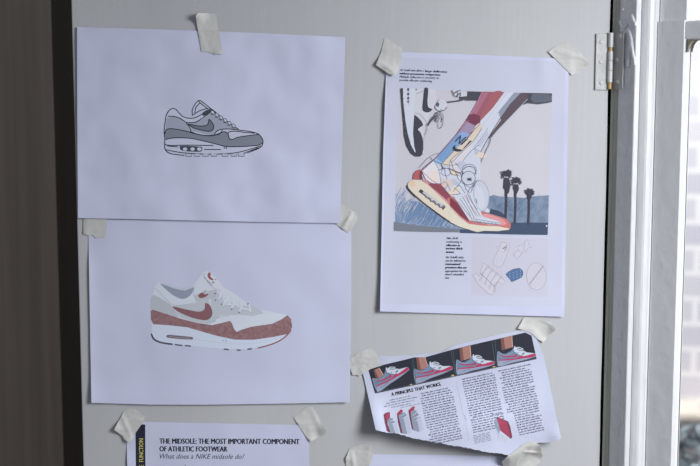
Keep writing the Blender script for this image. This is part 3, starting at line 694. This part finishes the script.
# small picture
a = Art(off3, (460, 230), 5.827); a.layer = 4
a.fill([(70, 42), (290, 46), (513, 50), (510, 390), (300, 386), (65, 380)], (196, 194, 209))
G = (142, 140, 156)
foot = [(240, 70), (262, 74), (288, 82), (280, 120), (262, 175), (240, 212), (208, 212), (194, 185), (212, 140), (228, 110)]
a.fill(foot, (200, 197, 209), True); a.line(foot+[foot[0]], .3, G)
for i in range(26):
    x, y = rr.uniform(205, 262), rr.uniform(85, 200); a.line([(x, y), (x+rr.uniform(-5, 5), y+rr.uniform(-5, 5))], .25, G, False)
a.line([(275, 88), (250, 110), (272, 100), (258, 124)], .5, (110, 108, 126))
z_ = [(308, 142), (345, 112), (330, 98), (362, 84), (380, 100), (375, 70), (395, 55), (400, 86), (420, 100), (396, 104), (384, 128), (366, 118), (358, 142), (332, 170), (322, 150), (308, 142)]
a.fill(z_[:-1], (200, 197, 209)); a.line(z_, .35, (140, 138, 156), False); a.line([(340, 120), (362, 140)], .3, G); a.line([(362, 98), (384, 118)], .3, G)
fb = [(74, 262), (96, 252), (112, 270), (130, 250), (118, 232), (135, 212), (128, 192), (150, 200), (175, 222), (262, 296), (248, 318), (222, 300), (205, 312), (195, 330), (206, 355), (190, 378), (165, 370), (110, 320)]
a.fill(fb, (202, 199, 210)); a.line(fb+[fb[0]], .32, G, False)
a.line([(115, 250), (160, 290), (200, 330)], .5, (120, 118, 138))
for i in range(4):
    cx, cy = 130+i*26, 250+i*20
    a.line([(cx-8, cy+34), (cx+4, cy+4), (cx+26, cy-30)], .4, (128, 126, 146)); a.ell((cx-10, cy+42), 6, 9, None, .6, (.28, ink(G))); a.ell((cx+30, cy-34), 6, 9, None, .6, (.28, ink(G)))
cap = [(267, 258), (285, 242), (312, 228), (345, 222), (364, 236), (368, 258), (358, 276), (330, 290), (302, 303)]
a.fill(cap, (84, 112, 152)); a.line(cap+[cap[0]], .4, (60, 82, 124), False)
for i in range(4):
    for j in range(3): a.ell((290+i*21, 262-i*5+j*15-8), 3.6, 2.6, (150, 172, 204), .6)
ov = [(445+60*math.cos(t)*math.cos(.35)-80*math.sin(t)*math.sin(.35)*.2, 270+78*math.sin(t)+10*math.cos(t)) for t in [k*math.pi/9 for k in range(18)]]
a.fill(ov, (200, 198, 210), True); a.line(ov+[ov[0]], .3, G)
for i in range(9):
    y = 208+i*15; a.line([(400, y+22), (488, y-14)], .18, (172, 170, 186), False)
a.line([(404, 316), (486, 208)], .45, (132, 112, 130))
for i in range(10): x = 410+i*8; y = 308-i*10.5; a.line([(x-3, y-4), (x+4, y+4)], .25, (132, 112, 130), False)
a.build('printed_picture', s3)
# page text
a = Art(off3); a.layer = 4
TI = (48, 52, 78)
a.text('Air Sole® units allow a', (399.8, 71.0), (423.5, 71.8), 2.25, TI, .03, .25); a.text('large deflection', (425, 71.9), (446.9, 72.8), 2.1, (44, 46, 66), .07, .25)
a.text('without permanent compaction.', (399.7, 74.3), (440.4, 75.8), 2.1, (44, 46, 66), .07, .25)
a.text('Multiple deflection is recovery to', (399.6, 77.7), (438.8, 79.0), 2.25, TI, .03, .25)
a.text('provide effective cushioning.', (399.3, 81.0), (432.3, 82.2), 2.25, TI, .03, .25)
for (t, x0, x1, y, b_) in (('Nike Air®', 446.4, 457.9, 239.2, 0), ('cushioning is', 446.3, 462.0, 242.7, 0), ('effective in', 446.2, 459.8, 246.2, 1), ('various thick-', 446, 463.2, 249.4, 1), ('nesses.', 446, 454.2, 252.9, 1),
        ('Air Sole® units', 445.5, 463.6, 258.2, 0), ('can be inflated to', 445.4, 465.6, 261.6, 0), ('customised', 445.3, 460.4, 265, 1), ('pressures that are', 445.2, 466.7, 268.4, 1), ('appropriate for the', 445.2, 467.2, 272, 0), ("shoe's intended", 445.1, 463.8, 275.3, 0), ('use.', 445, 449.3, 278.7, 0)):
    a.text(t, (x0, y), (x1, y+.2), 2.25, (40, 42, 62) if b_ else TI, .07 if b_ else .03, .25)
a.build('printed_text', s3)
# ------------------------------------------------------------------ printing: magazine clipping
a = Art(off4)
DKP = (46, 48, 60)
a.fill([(368.0, 368.6), (381, 365.4), (400, 360.9), (414, 357.4), (425.5, 357.2), (436, 354.2), (450, 350.2), (460, 347.8), (481.5, 342.6), (500, 338.4), (525.3, 332.5), (531.6, 335.6), (536.6, 359.1), (500, 366.9), (438, 380.2), (375, 393.6)], DKP)
for i in range(4):    # paving strip under the feet
    pass
a.line([(375, 392.6), (438, 379.4), (536.3, 358.4)], .7, (84, 88, 98)); 
# four shoes: drawn once in the frame of the third (crop 452,335 at 10.36) and turned to each place
H3, T3 = Vector((456.3, 374.0)), Vector((494.8, 363.2))
def sim(h, t):
    d0 = T3-H3; d1 = Vector(t)-Vector(h); k = d1.length/d0.length; an = math.atan2(d1.y, d1.x)-math.atan2(d0.y, d0.x); c, s_ = math.cos(an)*k, math.sin(an)*k
    def f(p):
        q = Vector((452+p[0]/10.36, 335+p[1]/10.36))-H3
        return (h[0]+q.x*c-q.y*s_, h[1]+q.x*s_+q.y*c)
    return f
SK = (168, 122, 112)
def photo_shoe(h, t, leg, lace_up):
    a.at((0, 0), 1); a.fill(leg, SK)
    L_ = leg; a.fill([L_[0], ((L_[0][0]*.72+L_[1][0]*.28), L_[0][1]*.72+L_[1][1]*.28), ((L_[3][0]*.68+L_[2][0]*.32), L_[3][1]*.68+L_[2][1]*.32), L_[3]], (122, 84, 82))
    a.line([L_[1], L_[2]], .7, (206, 168, 154), False)
    a.at((0, 0), 1, sim(h, t))
    a.fill([(45, 262), (60, 255), (95, 280), (130, 280), (185, 250), (215, 212), (245, 225), (300, 245), (345, 262), (400, 268), (435, 272), (446, 292), (430, 310), (330, 340), (200, 372), (110, 402), (50, 412), (42, 350)], (112, 132, 158))
    a.fill([(212, 215), (245, 218), (310, 240), (345, 262), (430, 270), (400, 290), (330, 300), (290, 300), (240, 270), (215, 250)], (196, 202, 216))
    a.fill([(75, 292), (130, 302), (200, 300), (228, 290), (232, 275), (246, 290), (246, 306), (220, 314), (150, 316), (95, 308)], (176, 64, 96), True)
    a.fill([(60, 342), (150, 334), (240, 326), (280, 296), (298, 292), (312, 306), (350, 294), (420, 272), (438, 280), (442, 296), (400, 312), (300, 326), (200, 344), (110, 350), (60, 354)], (178, 62, 96))
    a.fill([(56, 356), (110, 352), (200, 346), (300, 328), (400, 314), (444, 298), (430, 312), (330, 342), (200, 374), (110, 404), (52, 412)], (150, 158, 182))
    for i in range(5): a.ell((110+i*18, 374-i*5), 6, 4, (100, 106, 130))
    a.line([(52, 412), (110, 404), (200, 374), (330, 342), (440, 306)], .5, (92, 96, 114))
    for q in ([(240, 222), (262, 235), (305, 240)], [(238, 216), (270, 212), (312, 232)], [(215, 205), (235, 225), (250, 250)], [(228, 250), (262, 252), (300, 262)], [(225, 200), (218, 240), (240, 262)]): a.line(q, .8, (206, 211, 224))
    for q in ([(245, 232), (280, 244), (318, 246)], [(250, 262), (262, 268)]): a.line(q, .5, (64, 68, 84))
    a.line([(50, 258), (44, 330), (52, 405)], .5, (160, 168, 190)); a.line([(72, 272), (110, 296), (160, 290), (205, 262)], .35, (160, 172, 194))
    a.fill([(300, 270), (330, 262), (320, 284), (296, 290)], (120, 134, 160))
photo_shoe((376.8, 391.8), (409.2, 368.6), [(373.2, 370), (379, 368), (384, 376), (377, 381)], 1)
photo_shoe((415.2, 383.2), (452.8, 368.0), [(416, 357.6), (424.8, 357.2), (428, 367), (418, 371.5)], 1)
photo_shoe((456.3, 374.0), (494.8, 363.2), [(459.4, 348.2), (470, 345.7), (471, 358), (460.5, 361.4)], 0)
photo_shoe((497.3, 365.6), (536.0, 355.4), [(500.6, 338.4), (511.8, 335.9), (512.6, 347), (501.8, 350.4)], 0)
a.at((0, 0), 1)
for (x, y0, y1, dx) in ((412, 359, 383.5, 2.6), (413.4, 358.6, 383, 2.6), (450.8, 350.5, 373, 4.4), (453, 349.6, 374.5, 2.6), (492, 341, 364, 3.2), (495, 340, 366, 2)): a.line([(x, y0), (x+dx, y1)], .45, (84, 98, 104), False)
for (x, y) in ((411, 384.6), (453, 375.8), (494, 366.8), (452.5, 375.4)): a.ell((x, y), 1.5, .7, (180, 164, 110), -.2)
a.build('printed_photo', s4)
a = Art(off4); a.layer = 2
a.text('A PRINCIPLE THAT WORKS.', AU(15.8, 6.1), AU(66.6, 6.1), 3.5, (28, 30, 42), .035)
dr = (CA, -SA); MT = (92, 96, 118)
a.marks(AU(0, 10.2), lambda r: [(13, 35), (6, 40), (6, 37), (13, 34)][r], dr, 4, 2.45, (112, 116, 138), 1.2)
a.marks(AU(0, 19.6), lambda r: (8, 17), dr, 1, 2.3, (120, 124, 146), .8); a.marks(AU(0, 19.6), lambda r: (22, 42), dr, 1, 2.3, (120, 124, 146), .8)
a.marks(AU(0, 10.4), lambda r: (43.5, 76) if r > 1 else (45, 74), dr, 22, 2.47, MT, 1.4)
a.marks(AU(0, 5.0), (88, 121), dr, 23, 2.47, MT, 1.4)
a.marks(AU(0, 4.6), lambda r: (125.5, 158) if r < 18 or r > 27 else (131+(r-18)*.2, 158), dr, 28, 2.47, MT, 1.4)
a.marks(AU(0, 62.5), (87, 104), dr, 6, 1.5, (130, 134, 156), .9)
a.marks(AU(0, 45.5), (110, 121), dr, 1, 2.4, MT, 1.2)
a.line([AU(82, 5), AU(82.4, 66)], .25, (176, 180, 202), False); a.line([AU(83.2, 40), AU(83.4, 46)], .35, (128, 132, 152), False)
a.build('printed_text', s4)
a = Art(off4, (360, 380), 5.418); a.layer = 6
RD, CR, G1, G2, G3 = (112, 52, 76), (158, 60, 84), (136, 144, 162), (112, 120, 138), (176, 182, 200)
def block(rd, cr, g1, g3, steps):
    a.fill(rd, RD); a.fill(cr, CR); a.fill(g1, G1); a.fill(g3, G3)
    for q in steps: a.line(q, .5, G2, False); a.line([(x+3, y+6) for x, y in q], .35, (198, 203, 218), False)
block([(127, 188), (138, 178), (160, 172), (163, 182), (148, 200), (150, 240), (166, 286), (146, 278), (134, 230)], [(140, 186), (152, 174), (162, 180), (163, 205), (150, 218), (142, 210)],
      [(150, 218), (166, 204), (180, 212), (178, 222), (192, 226), (176, 238), (182, 262), (193, 288), (165, 287), (155, 250)], [(176, 240), (195, 226), (204, 260), (210, 288), (193, 290), (182, 262)], [[(160, 218), (180, 208)], [(168, 232), (194, 222)]])
block([(200, 182), (210, 170), (218, 180), (210, 192), (222, 240), (232, 290), (220, 286), (206, 230)], [(202, 180), (222, 158), (234, 166), (228, 176), (208, 194)],
      [(208, 194), (228, 176), (246, 178), (252, 192), (236, 204), (246, 250), (256, 292), (230, 290), (220, 240)], [(236, 206), (260, 192), (270, 240), (277, 288), (256, 293), (246, 250)], [[(218, 190), (242, 176)], [(226, 202), (256, 188)]])
block([(262, 165), (272, 158), (276, 176), (282, 220), (292, 272), (282, 266), (270, 210)], [(264, 162), (288, 142), (298, 146), (292, 162), (274, 174)],
      [(274, 176), (296, 160), (306, 172), (318, 188), (306, 206), (316, 240), (322, 282), (290, 272), (280, 220)], [(306, 208), (328, 198), (336, 236), (344, 266), (322, 282), (316, 242)], [[(282, 186), (308, 166)], [(288, 202), (318, 184)], [(294, 216), (326, 200)]])
a.build('printed_diagram', s4)
a = Art(off4, (480, 370), 5.825); a.layer = 24
a.fill([(85, 295), (100, 272), (164, 300), (176, 330), (188, 390), (180, 404), (120, 356), (104, 330)], (112, 56, 78)); a.fill([(100, 282), (112, 276), (154, 304), (164, 330), (181, 396), (118, 350)], (160, 64, 90))
a.fill([(84, 296), (98, 280), (118, 350), (108, 376), (92, 330)], (138, 150, 168)); a.fill([(88, 322), (108, 374), (118, 352), (182, 403), (156, 426), (110, 408)], (190, 196, 212))
for i in range(6): a.line([(112+i*9, 366+i*6), (104+i*9, 392+i*5)], .25, (152, 158, 176), False)
a.build('printed_diagram', s4)
# ------------------------------------------------------------------ printing: heading sheet
a = Art(off5)
a.fill([(135.4, 424.2), (145.2, 424.5), (145.4, 466), (145.8, 560), (136.4, 560), (135.9, 466)], (40, 42, 60))
a.build('printed_bar', s5)
a = Art(off5); a.layer = 3
a.text('FUNCTION', (143.4, 461.8), (143.2, 438.6), 4.3, (196, 190, 104), .02); a.text('E', (143.5, 467.4), (143.5, 464.9), 4.3, (196, 190, 104), .02)
a.text('THE MIDSOLE: THE MOST IMPORTANT COMPONENT', (159.6, 443.6), (299.3, 444.2), 5.3, (36, 38, 52), .03)
a.text('OF ATHLETIC FOOTWEAR', (159.6, 451.4), (227.2, 451.6), 5.2, (36, 38, 52), .03)
a.text('What does a NIKE midsole do?', (159.8, 458.6), (244.6, 458.9), 5.0, (58, 60, 80), 0, .3)
a.text('l', (184.8, 466), (185.5, 466), 1.2, (58, 60, 80), .0)
a.build('printed_text', s5)
# ------------------------------------------------------------------ masking tape
from mathutils.geometry import intersect_point_line
def dist_poly(x, y, O):
    p = Vector((x, y)); inside = False; dm = 1e9; n = len(O); j = n-1
    for i in range(n):
        xi, yi = O[i]; xj, yj = O[j]
        if (yi > y) != (yj > y) and x < (xj-xi)*(y-yi)/(yj-yi)+xi: inside = not inside
        a_ = Vector(O[i]); b_ = Vector(O[j]); q, t = intersect_point_line(p, a_, b_); t = max(0, min(1, t)); q = a_+(b_-a_)*t
        dm = min(dm, (p-Vector((q[0], q[1]))).length); j = i
    return 0 if inside else dm
def tape(pts, sheets, lifts, label, ragged=(), folds=(), fall=5.0, seed=0):
    """lifts: (x, y, radius, height) curled corners; folds: (x0,y0,x1,y1,width,height) ridges; ragged: edge indices torn by hand"""
    rr = random.Random(seed+50); out = []
    for i in range(len(pts)):
        A = Vector(pts[i]); B = Vector(pts[(i+1) % len(pts)]); n = max(1, int((B-A).length/1.3))
        for k in range(n):
            q = A.lerp(B, k/n); am = .38 if i in ragged else .1
            if k: q += Vector((rr.uniform(-am, am), rr.uniform(-am, am)))
            out.append((q.x, q.y))
    def off(x, y):
        e = .0006
        for (O, f) in sheets:
            d = dist_poly(x, y, O); e = max(e, .0006+(f(x, y)+.0002)*math.exp(-(d/fall)**2) if d > 0 else f(x, y)+.0007)
        for (cx, cy, r, h) in lifts: e += h*math.exp(-(((x-cx)**2+(y-cy)**2)/r**2))
        for (x0, y0, x1, y1, w, h) in folds:
            A = Vector((x0, y0)); B = Vector((x1, y1)); q, t = intersect_point_line(Vector((x, y)), A, B); t2 = max(0, min(1, t)); c = A+(B-A)*t2
            e += h*math.exp(-((Vector((x, y))-c).length/w)**2)*(1-.6*abs(2*t2-1))
        return e+.0004*abs(noise.noise(Vector((x/6, y/6, seed))))
    o = sheet('masking_tape', out, off, M_tape, None, .00015, 1.6)
    return tag(o, label, 'masking tape', 'pieces of masking tape holding the sheets')
s = [(O1, off1)]
tape([(195.7, 15.7), (198.6, 13), (216.6, 13.5), (217.7, 25.7), (222.3, 48.6), (222.3, 54.3), (215.7, 54.3), (208.6, 52), (201.4, 51.4), (199.4, 40)], s, [(195, 14, 8, .010), (218, 54, 5, .0012)], 'masking tape strip at the top edge of the line drawing sheet', (1, 5, 6, 7), [(197, 25, 206, 52, 2, .0006)], seed=1)
tape([(83.5, 213), (83.3, 234.3), (87.8, 235.3), (92.3, 234.8), (96, 238.3), (105, 237.2), (106.6, 226), (106.2, 213)], [(O2, off2)], [(84, 232, 3.5, .0005)], 'masking tape on the top left corner of the brown trainer photo, peeking under the drawing', (1, 2, 3, 4), [], seed=2)
tape([(334, 204), (336, 202), (343.2, 204.6), (358, 214.5), (357.4, 219.6), (351, 231), (347.7, 232.7), (334, 222.8)], [(O2, off2)], [], 'masking tape on the top right corner of the brown trainer photo', (3, 4), [(344, 227, 352, 212, 1.8, .0022), (340, 232, 346, 222, 2.5, .001)], seed=3)
s3l = [(O3, off3)]
tape([(384.5, 38.5), (389.6, 39.4), (394.8, 43.7), (401.8, 47.5), (402.5, 50.8), (399.3, 67.5), (395.4, 75.9), (389, 74), (376, 65), (380.6, 53.3)], s3l, [(376, 65, 7, .004), (388, 72, 8, .003), (395, 75, 5, .003)], 'masking tape on the top left corner of the illustrated foot page', (0, 1, 2, 6), [(379, 62, 396, 72, 2.2, .0016)], seed=4)
tape([(548.3, 51.8), (555, 46.5), (568.5, 42), (579, 51), (590.3, 63.8), (580.6, 70.6), (577.6, 73.6), (571.6, 75), (559.5, 63)], s3l, [(590, 63, 5, .0016), (548, 51, 4, .0012)], 'masking tape on the top right corner of the illustrated foot page, left of the hinge', (4, 5, 6, 0), [(558, 52, 584, 58, 2.6, .0016)], seed=5)
s4l = [(O4, off4)]
tape([(517.6, 328.4), (523.9, 317.4), (538, 318), (550.6, 322.9), (557.6, 329), (550.6, 333.9), (543.5, 342.5), (538, 339.4), (530, 332.3)], s4l, [(557, 329, 7, .005), (543, 342, 4, .0012), (518, 328, 3, .001)], 'masking tape on the top right corner of the torn magazine clipping', (1, 2, 3, 5), [(523, 319, 520, 328, 1.8, .0012), (540, 318, 554, 326, 2.4, .0012)], seed=6)
tape([(350.6, 358.5), (360, 351.5), (369, 348.3), (373.6, 350), (377, 355), (382, 365.5), (370.5, 369), (360, 376), (352, 374.5), (350, 366)], s4l, [(352, 373, 6, .0012)], 'masking tape on the top left corner of the torn magazine clipping', (2, 6, 7, 8, 9), [(352, 370, 366, 352, 3, .0008)], seed=7)
tape([(501.5, 462), (509, 454.8), (515.4, 451), (523.7, 443.7), (533.8, 441), (539.4, 444.6), (543, 455.7), (541, 461), (534, 468), (520, 472), (506, 470)], [(O4, off4), (O6, off6)], [(543, 452, 6, .003)], 'crumpled masking tape at the lower edge of the torn magazine clipping', (4, 5, 6, 7), [(522, 462, 534, 446, 2, .002), (524, 452, 538, 453, 1.5, .0025), (515, 470, 520, 455, 2, .0012)], fall=9, seed=8)
s5l = [(O5, off5)]
tape([(124, 411), (129.7, 408.4), (136, 409.7), (144.6, 417.6), (143.6, 421.4), (135.3, 433.4), (130.6, 442.3), (127, 441.8), (120, 434), (114, 429.7)], s5l, [(114, 429, 8, .005), (128, 442, 6, .003)], 'masking tape on the top left corner of the midsole heading sheet', (1, 2, 3, 6, 7, 8), [(121, 414, 132, 440, 2, .0012)], seed=9)
tape([(293.7, 417.6), (300, 413), (307.4, 407), (312.6, 407), (322.8, 424), (327.3, 429.3), (324.5, 434.4), (311, 441.3), (307, 438)], s5l, [(327, 429, 7, .0045), (311, 441, 5, .002)], 'masking tape on the top right corner of the midsole heading sheet', (2, 5, 6), [(312, 410, 322, 434, 2, .0008)], seed=10)
tape([(345.8, 458), (349.7, 448.7), (361.3, 444.7), (370, 445.4), (372.8, 454.6), (372, 461), (366, 469), (358, 475), (346, 471)], [(O6, off6)], [(346, 458, 5, .002), (370, 446, 4, .0016)], 'masking tape at the left end of the blank bottom sheet, below the clipping', (0, 1, 2, 3, 4), [(352, 452, 354, 470, 1.6, .0018)], seed=11)
# ------------------------------------------------------------------ the setting
def quad(name, pts, mat, kind='structure', thick=.02):
    bm = bmesh.new(); f = bm.faces.new([bm.verts.new(p) for p in pts]); o = bm_obj(name, bm, mat)
    m = o.modifiers.new('t', 'SOLIDIFY'); m.thickness = thick; m.offset = 0
    return tag(o, kind=kind)
# dark cupboard recess left of the shutter
def at2(px, y): r = ray(px, 216); t = (y-CAM.y)/r.y; return Vector((r.x*t, y))
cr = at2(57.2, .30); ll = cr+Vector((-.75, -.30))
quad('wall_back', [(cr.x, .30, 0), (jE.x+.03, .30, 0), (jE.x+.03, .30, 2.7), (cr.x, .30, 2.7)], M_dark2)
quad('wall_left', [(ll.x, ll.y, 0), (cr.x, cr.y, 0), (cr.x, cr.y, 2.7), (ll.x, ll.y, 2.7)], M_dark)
# wall around the window
def wq(name, a, b, z0, z1, mat=M_panel):
    A = sB+wd*a-wn*.06; B = sB+wd*b-wn*.06
    return quad(name, [(A.x, A.y, z0), (B.x, B.y, z0), (B.x, B.y, z1), (A.x, A.y, z1)], mat, thick=.05)
wq('wall_right', -.08, WL+.15, 0, Z0-.041); wq('wall_right', -.08, WL+.15, Z1+.081, 2.7); wq('wall_right', WL+.121, WL+.15, Z0-.04, Z1+.08)
floor = quad('floor', [(-1.5, -2.2, -.01), (1.4, -2.2, -.01), (1.4, .31, -.01), (-1.5, .31, -.01)], mottled('floor_boards', (120, 96, 74), (142, 116, 92), 5, .5, (1, 8, 1)))
# outside: pale brick house across the yard, shrub in front
ew = quad('wall_exterior', [(.35, 2.3, 0), (3.6, 1.5, 0), (3.6, 1.5, 3.2), (.35, 2.3, 3.2)], M_brick, thick=.1)
eg = quad('ground_exterior', [(.45, .32, .0), (3.6, -.9, .0), (3.6, 2.2, .0), (.45, 2.4, .0)], mottled('yard_paving', (150, 148, 146), (170, 168, 166), 8, .9), thick=.02)
lg = bmesh.new(); bmesh.ops.create_cube(lg, size=1)
c_ = CAM+ray(715, 408)*((2.02-CAM.y)/ray(715, 408).y)
for v in lg.verts: v.co = Vector((v.co.x*.9+c_.x+.2, v.co.y*.16+2.0, v.co.z*.02+c_.z))
led = bm_obj('stone_ledge', lg, mottled('ledge_stone', (196, 184, 170), (214, 204, 192), 20, .8)); bevel(led, .004)
tag(led, 'pale blurred stone ledge on the brick wall outside the window', 'ledge')
sh = link('shrub', None); sc = CAM+ray(712, 470)*((1.35-CAM.y)/ray(712, 470).y)
sh.location = (sc.x, sc.y, .005); tag(sh, 'dark blue green bush blurred outside the window at the bottom right', 'shrub')
bpy.context.view_layer.update()
rs = random.Random(3); V = []; Fc = []
topz = (CAM+ray(705, 425)*((1.35-CAM.y)/ray(705, 425).y)).z
cz = topz-.30
for i in range(2600):
    v = Vector((rs.gauss(0, 1), rs.gauss(0, 1), rs.gauss(0, 1))).normalized()*rs.uniform(.6, 1)
    c = Vector((v.x*.26, v.y*.22, cz+v.z*.30)); s_ = rs.uniform(.012, .024)
    u = Vector((rs.gauss(0, 1), rs.gauss(0, 1), rs.gauss(0, 1))).normalized(); w = u.cross(v).normalized(); k = len(V)
    V += [c-u*s_, c+w*s_*.45+v*.003, c+u*s_, c-w*s_*.45+v*.003]; Fc.append([k, k+1, k+2, k+3])
mesh_obj('foliage', V, Fc, mottled('leaf_green', (92, 104, 110), (140, 150, 154), 30, .6), sh)
st = []
for k in range(5):
    an = k*1.3; st.append([(0.01*math.cos(an), .01*math.sin(an), 0), (.05*math.cos(an), .05*math.sin(an), cz*.5), (.14*math.cos(an), .12*math.sin(an), cz)])
for q in st: tube('stem', [Vector(x) for x in q], [.012, .009, .005], ink((74, 62, 52)), sh)
# ------------------------------------------------------------------ light
PW2 = 11.8
def area(name, loc, target, sx, sy, power, col):
    l = bpy.data.lights.new(name, 'AREA'); l.shape = 'RECTANGLE'; l.size = sx; l.size_y = sy; l.energy = power; l.color = col
    o = bpy.data.objects.new(name, l); C.objects.link(o); o.location = loc
    o.rotation_euler = (Vector(target)-Vector(loc)).to_track_quat('-Z', 'Y').to_euler(); return o
# second light of the bay window, to the right of and behind the camera, facing back to the shutter
w2c = Vector((.86, -.86)); w2d = Vector((-.66, -.75)).normalized(); w2n = Vector((-w2d.y*-1, w2d.x)); w2n = Vector((w2d.y, -w2d.x))
w2n = w2n if w2n.dot(Vector((-.3, 1))) > 0 else -w2n
win2 = link('window_2', None); win2.location = (w2c.x, w2c.y, Z0); tag(win2, 'white painted second window of the bay, beyond the right edge', 'window', kind='structure')
bpy.context.view_layer.update()
def w2box(name, a, b, f, d, z0, z1, mat):
    q = [w2c+w2d*a+w2n*f, w2c+w2d*b+w2n*f, w2c+w2d*b+w2n*(f-d), w2c+w2d*a+w2n*(f-d)]
    o = prism(name, [tuple(x) for x in q], z0, z1, mat); o.parent = win2; o.matrix_parent_inverse = Matrix.Translation(win2.location).inverted(); return o
w2box('window_stile', -.37, -.32, .02, .05, Z0, Z1, M_frame); w2box('window_stile', .32, .37, .02, .05, Z0, Z1, M_frame)
w2box('window_rail', -.32, .32, .02, .05, Z0, Z0+.06, M_frame); w2box('window_rail', -.32, .32, .02, .05, Z1-.06, Z1, M_frame)
w2box('glass_pane', -.32, .32, 0, .003, Z0+.06, Z1-.06, M_glass)
lo_ = w2c-w2n*.06
area('daylight_window', (lo_.x, lo_.y, 1.86), (lo_.x+w2n.x, lo_.y+w2n.y, 1.06), .42, .60, PW2, (.955, .975, 1.0)).data.spread = math.radians(125)
area('daylight_yard', (1.9, .5, 3.4), (1.5, 2.0, 1.2), 1.5, 1.5, 185, (.94, .97, 1.0))
w = bpy.data.worlds.new('sky'); S.world = w; w.use_nodes = True
bg = w.node_tree.nodes['Background']; bg.inputs[0].default_value = (.80, .88, 1.0, 1); bg.inputs[1].default_value = .23
# ------------------------------------------------------------------ camera
cd = bpy.data.cameras.new('camera'); cam = bpy.data.objects.new('camera', cd); C.objects.link(cam); S.camera = cam
cd.sensor_width = 36; cd.lens = 36*F/700; cam.location = CAM; cam.rotation_euler = (math.pi/2-TH, 0, 0)
cd.dof.use_dof = True; cd.dof.focus_distance = 1.31; cd.dof.aperture_fstop = 5.0
cd.clip_start = .05
vs = S.view_settings; vs.view_transform = 'Standard'; vs.look = 'None'; vs.gamma = 1; vs.exposure = 0; vs.use_curve_mapping = False
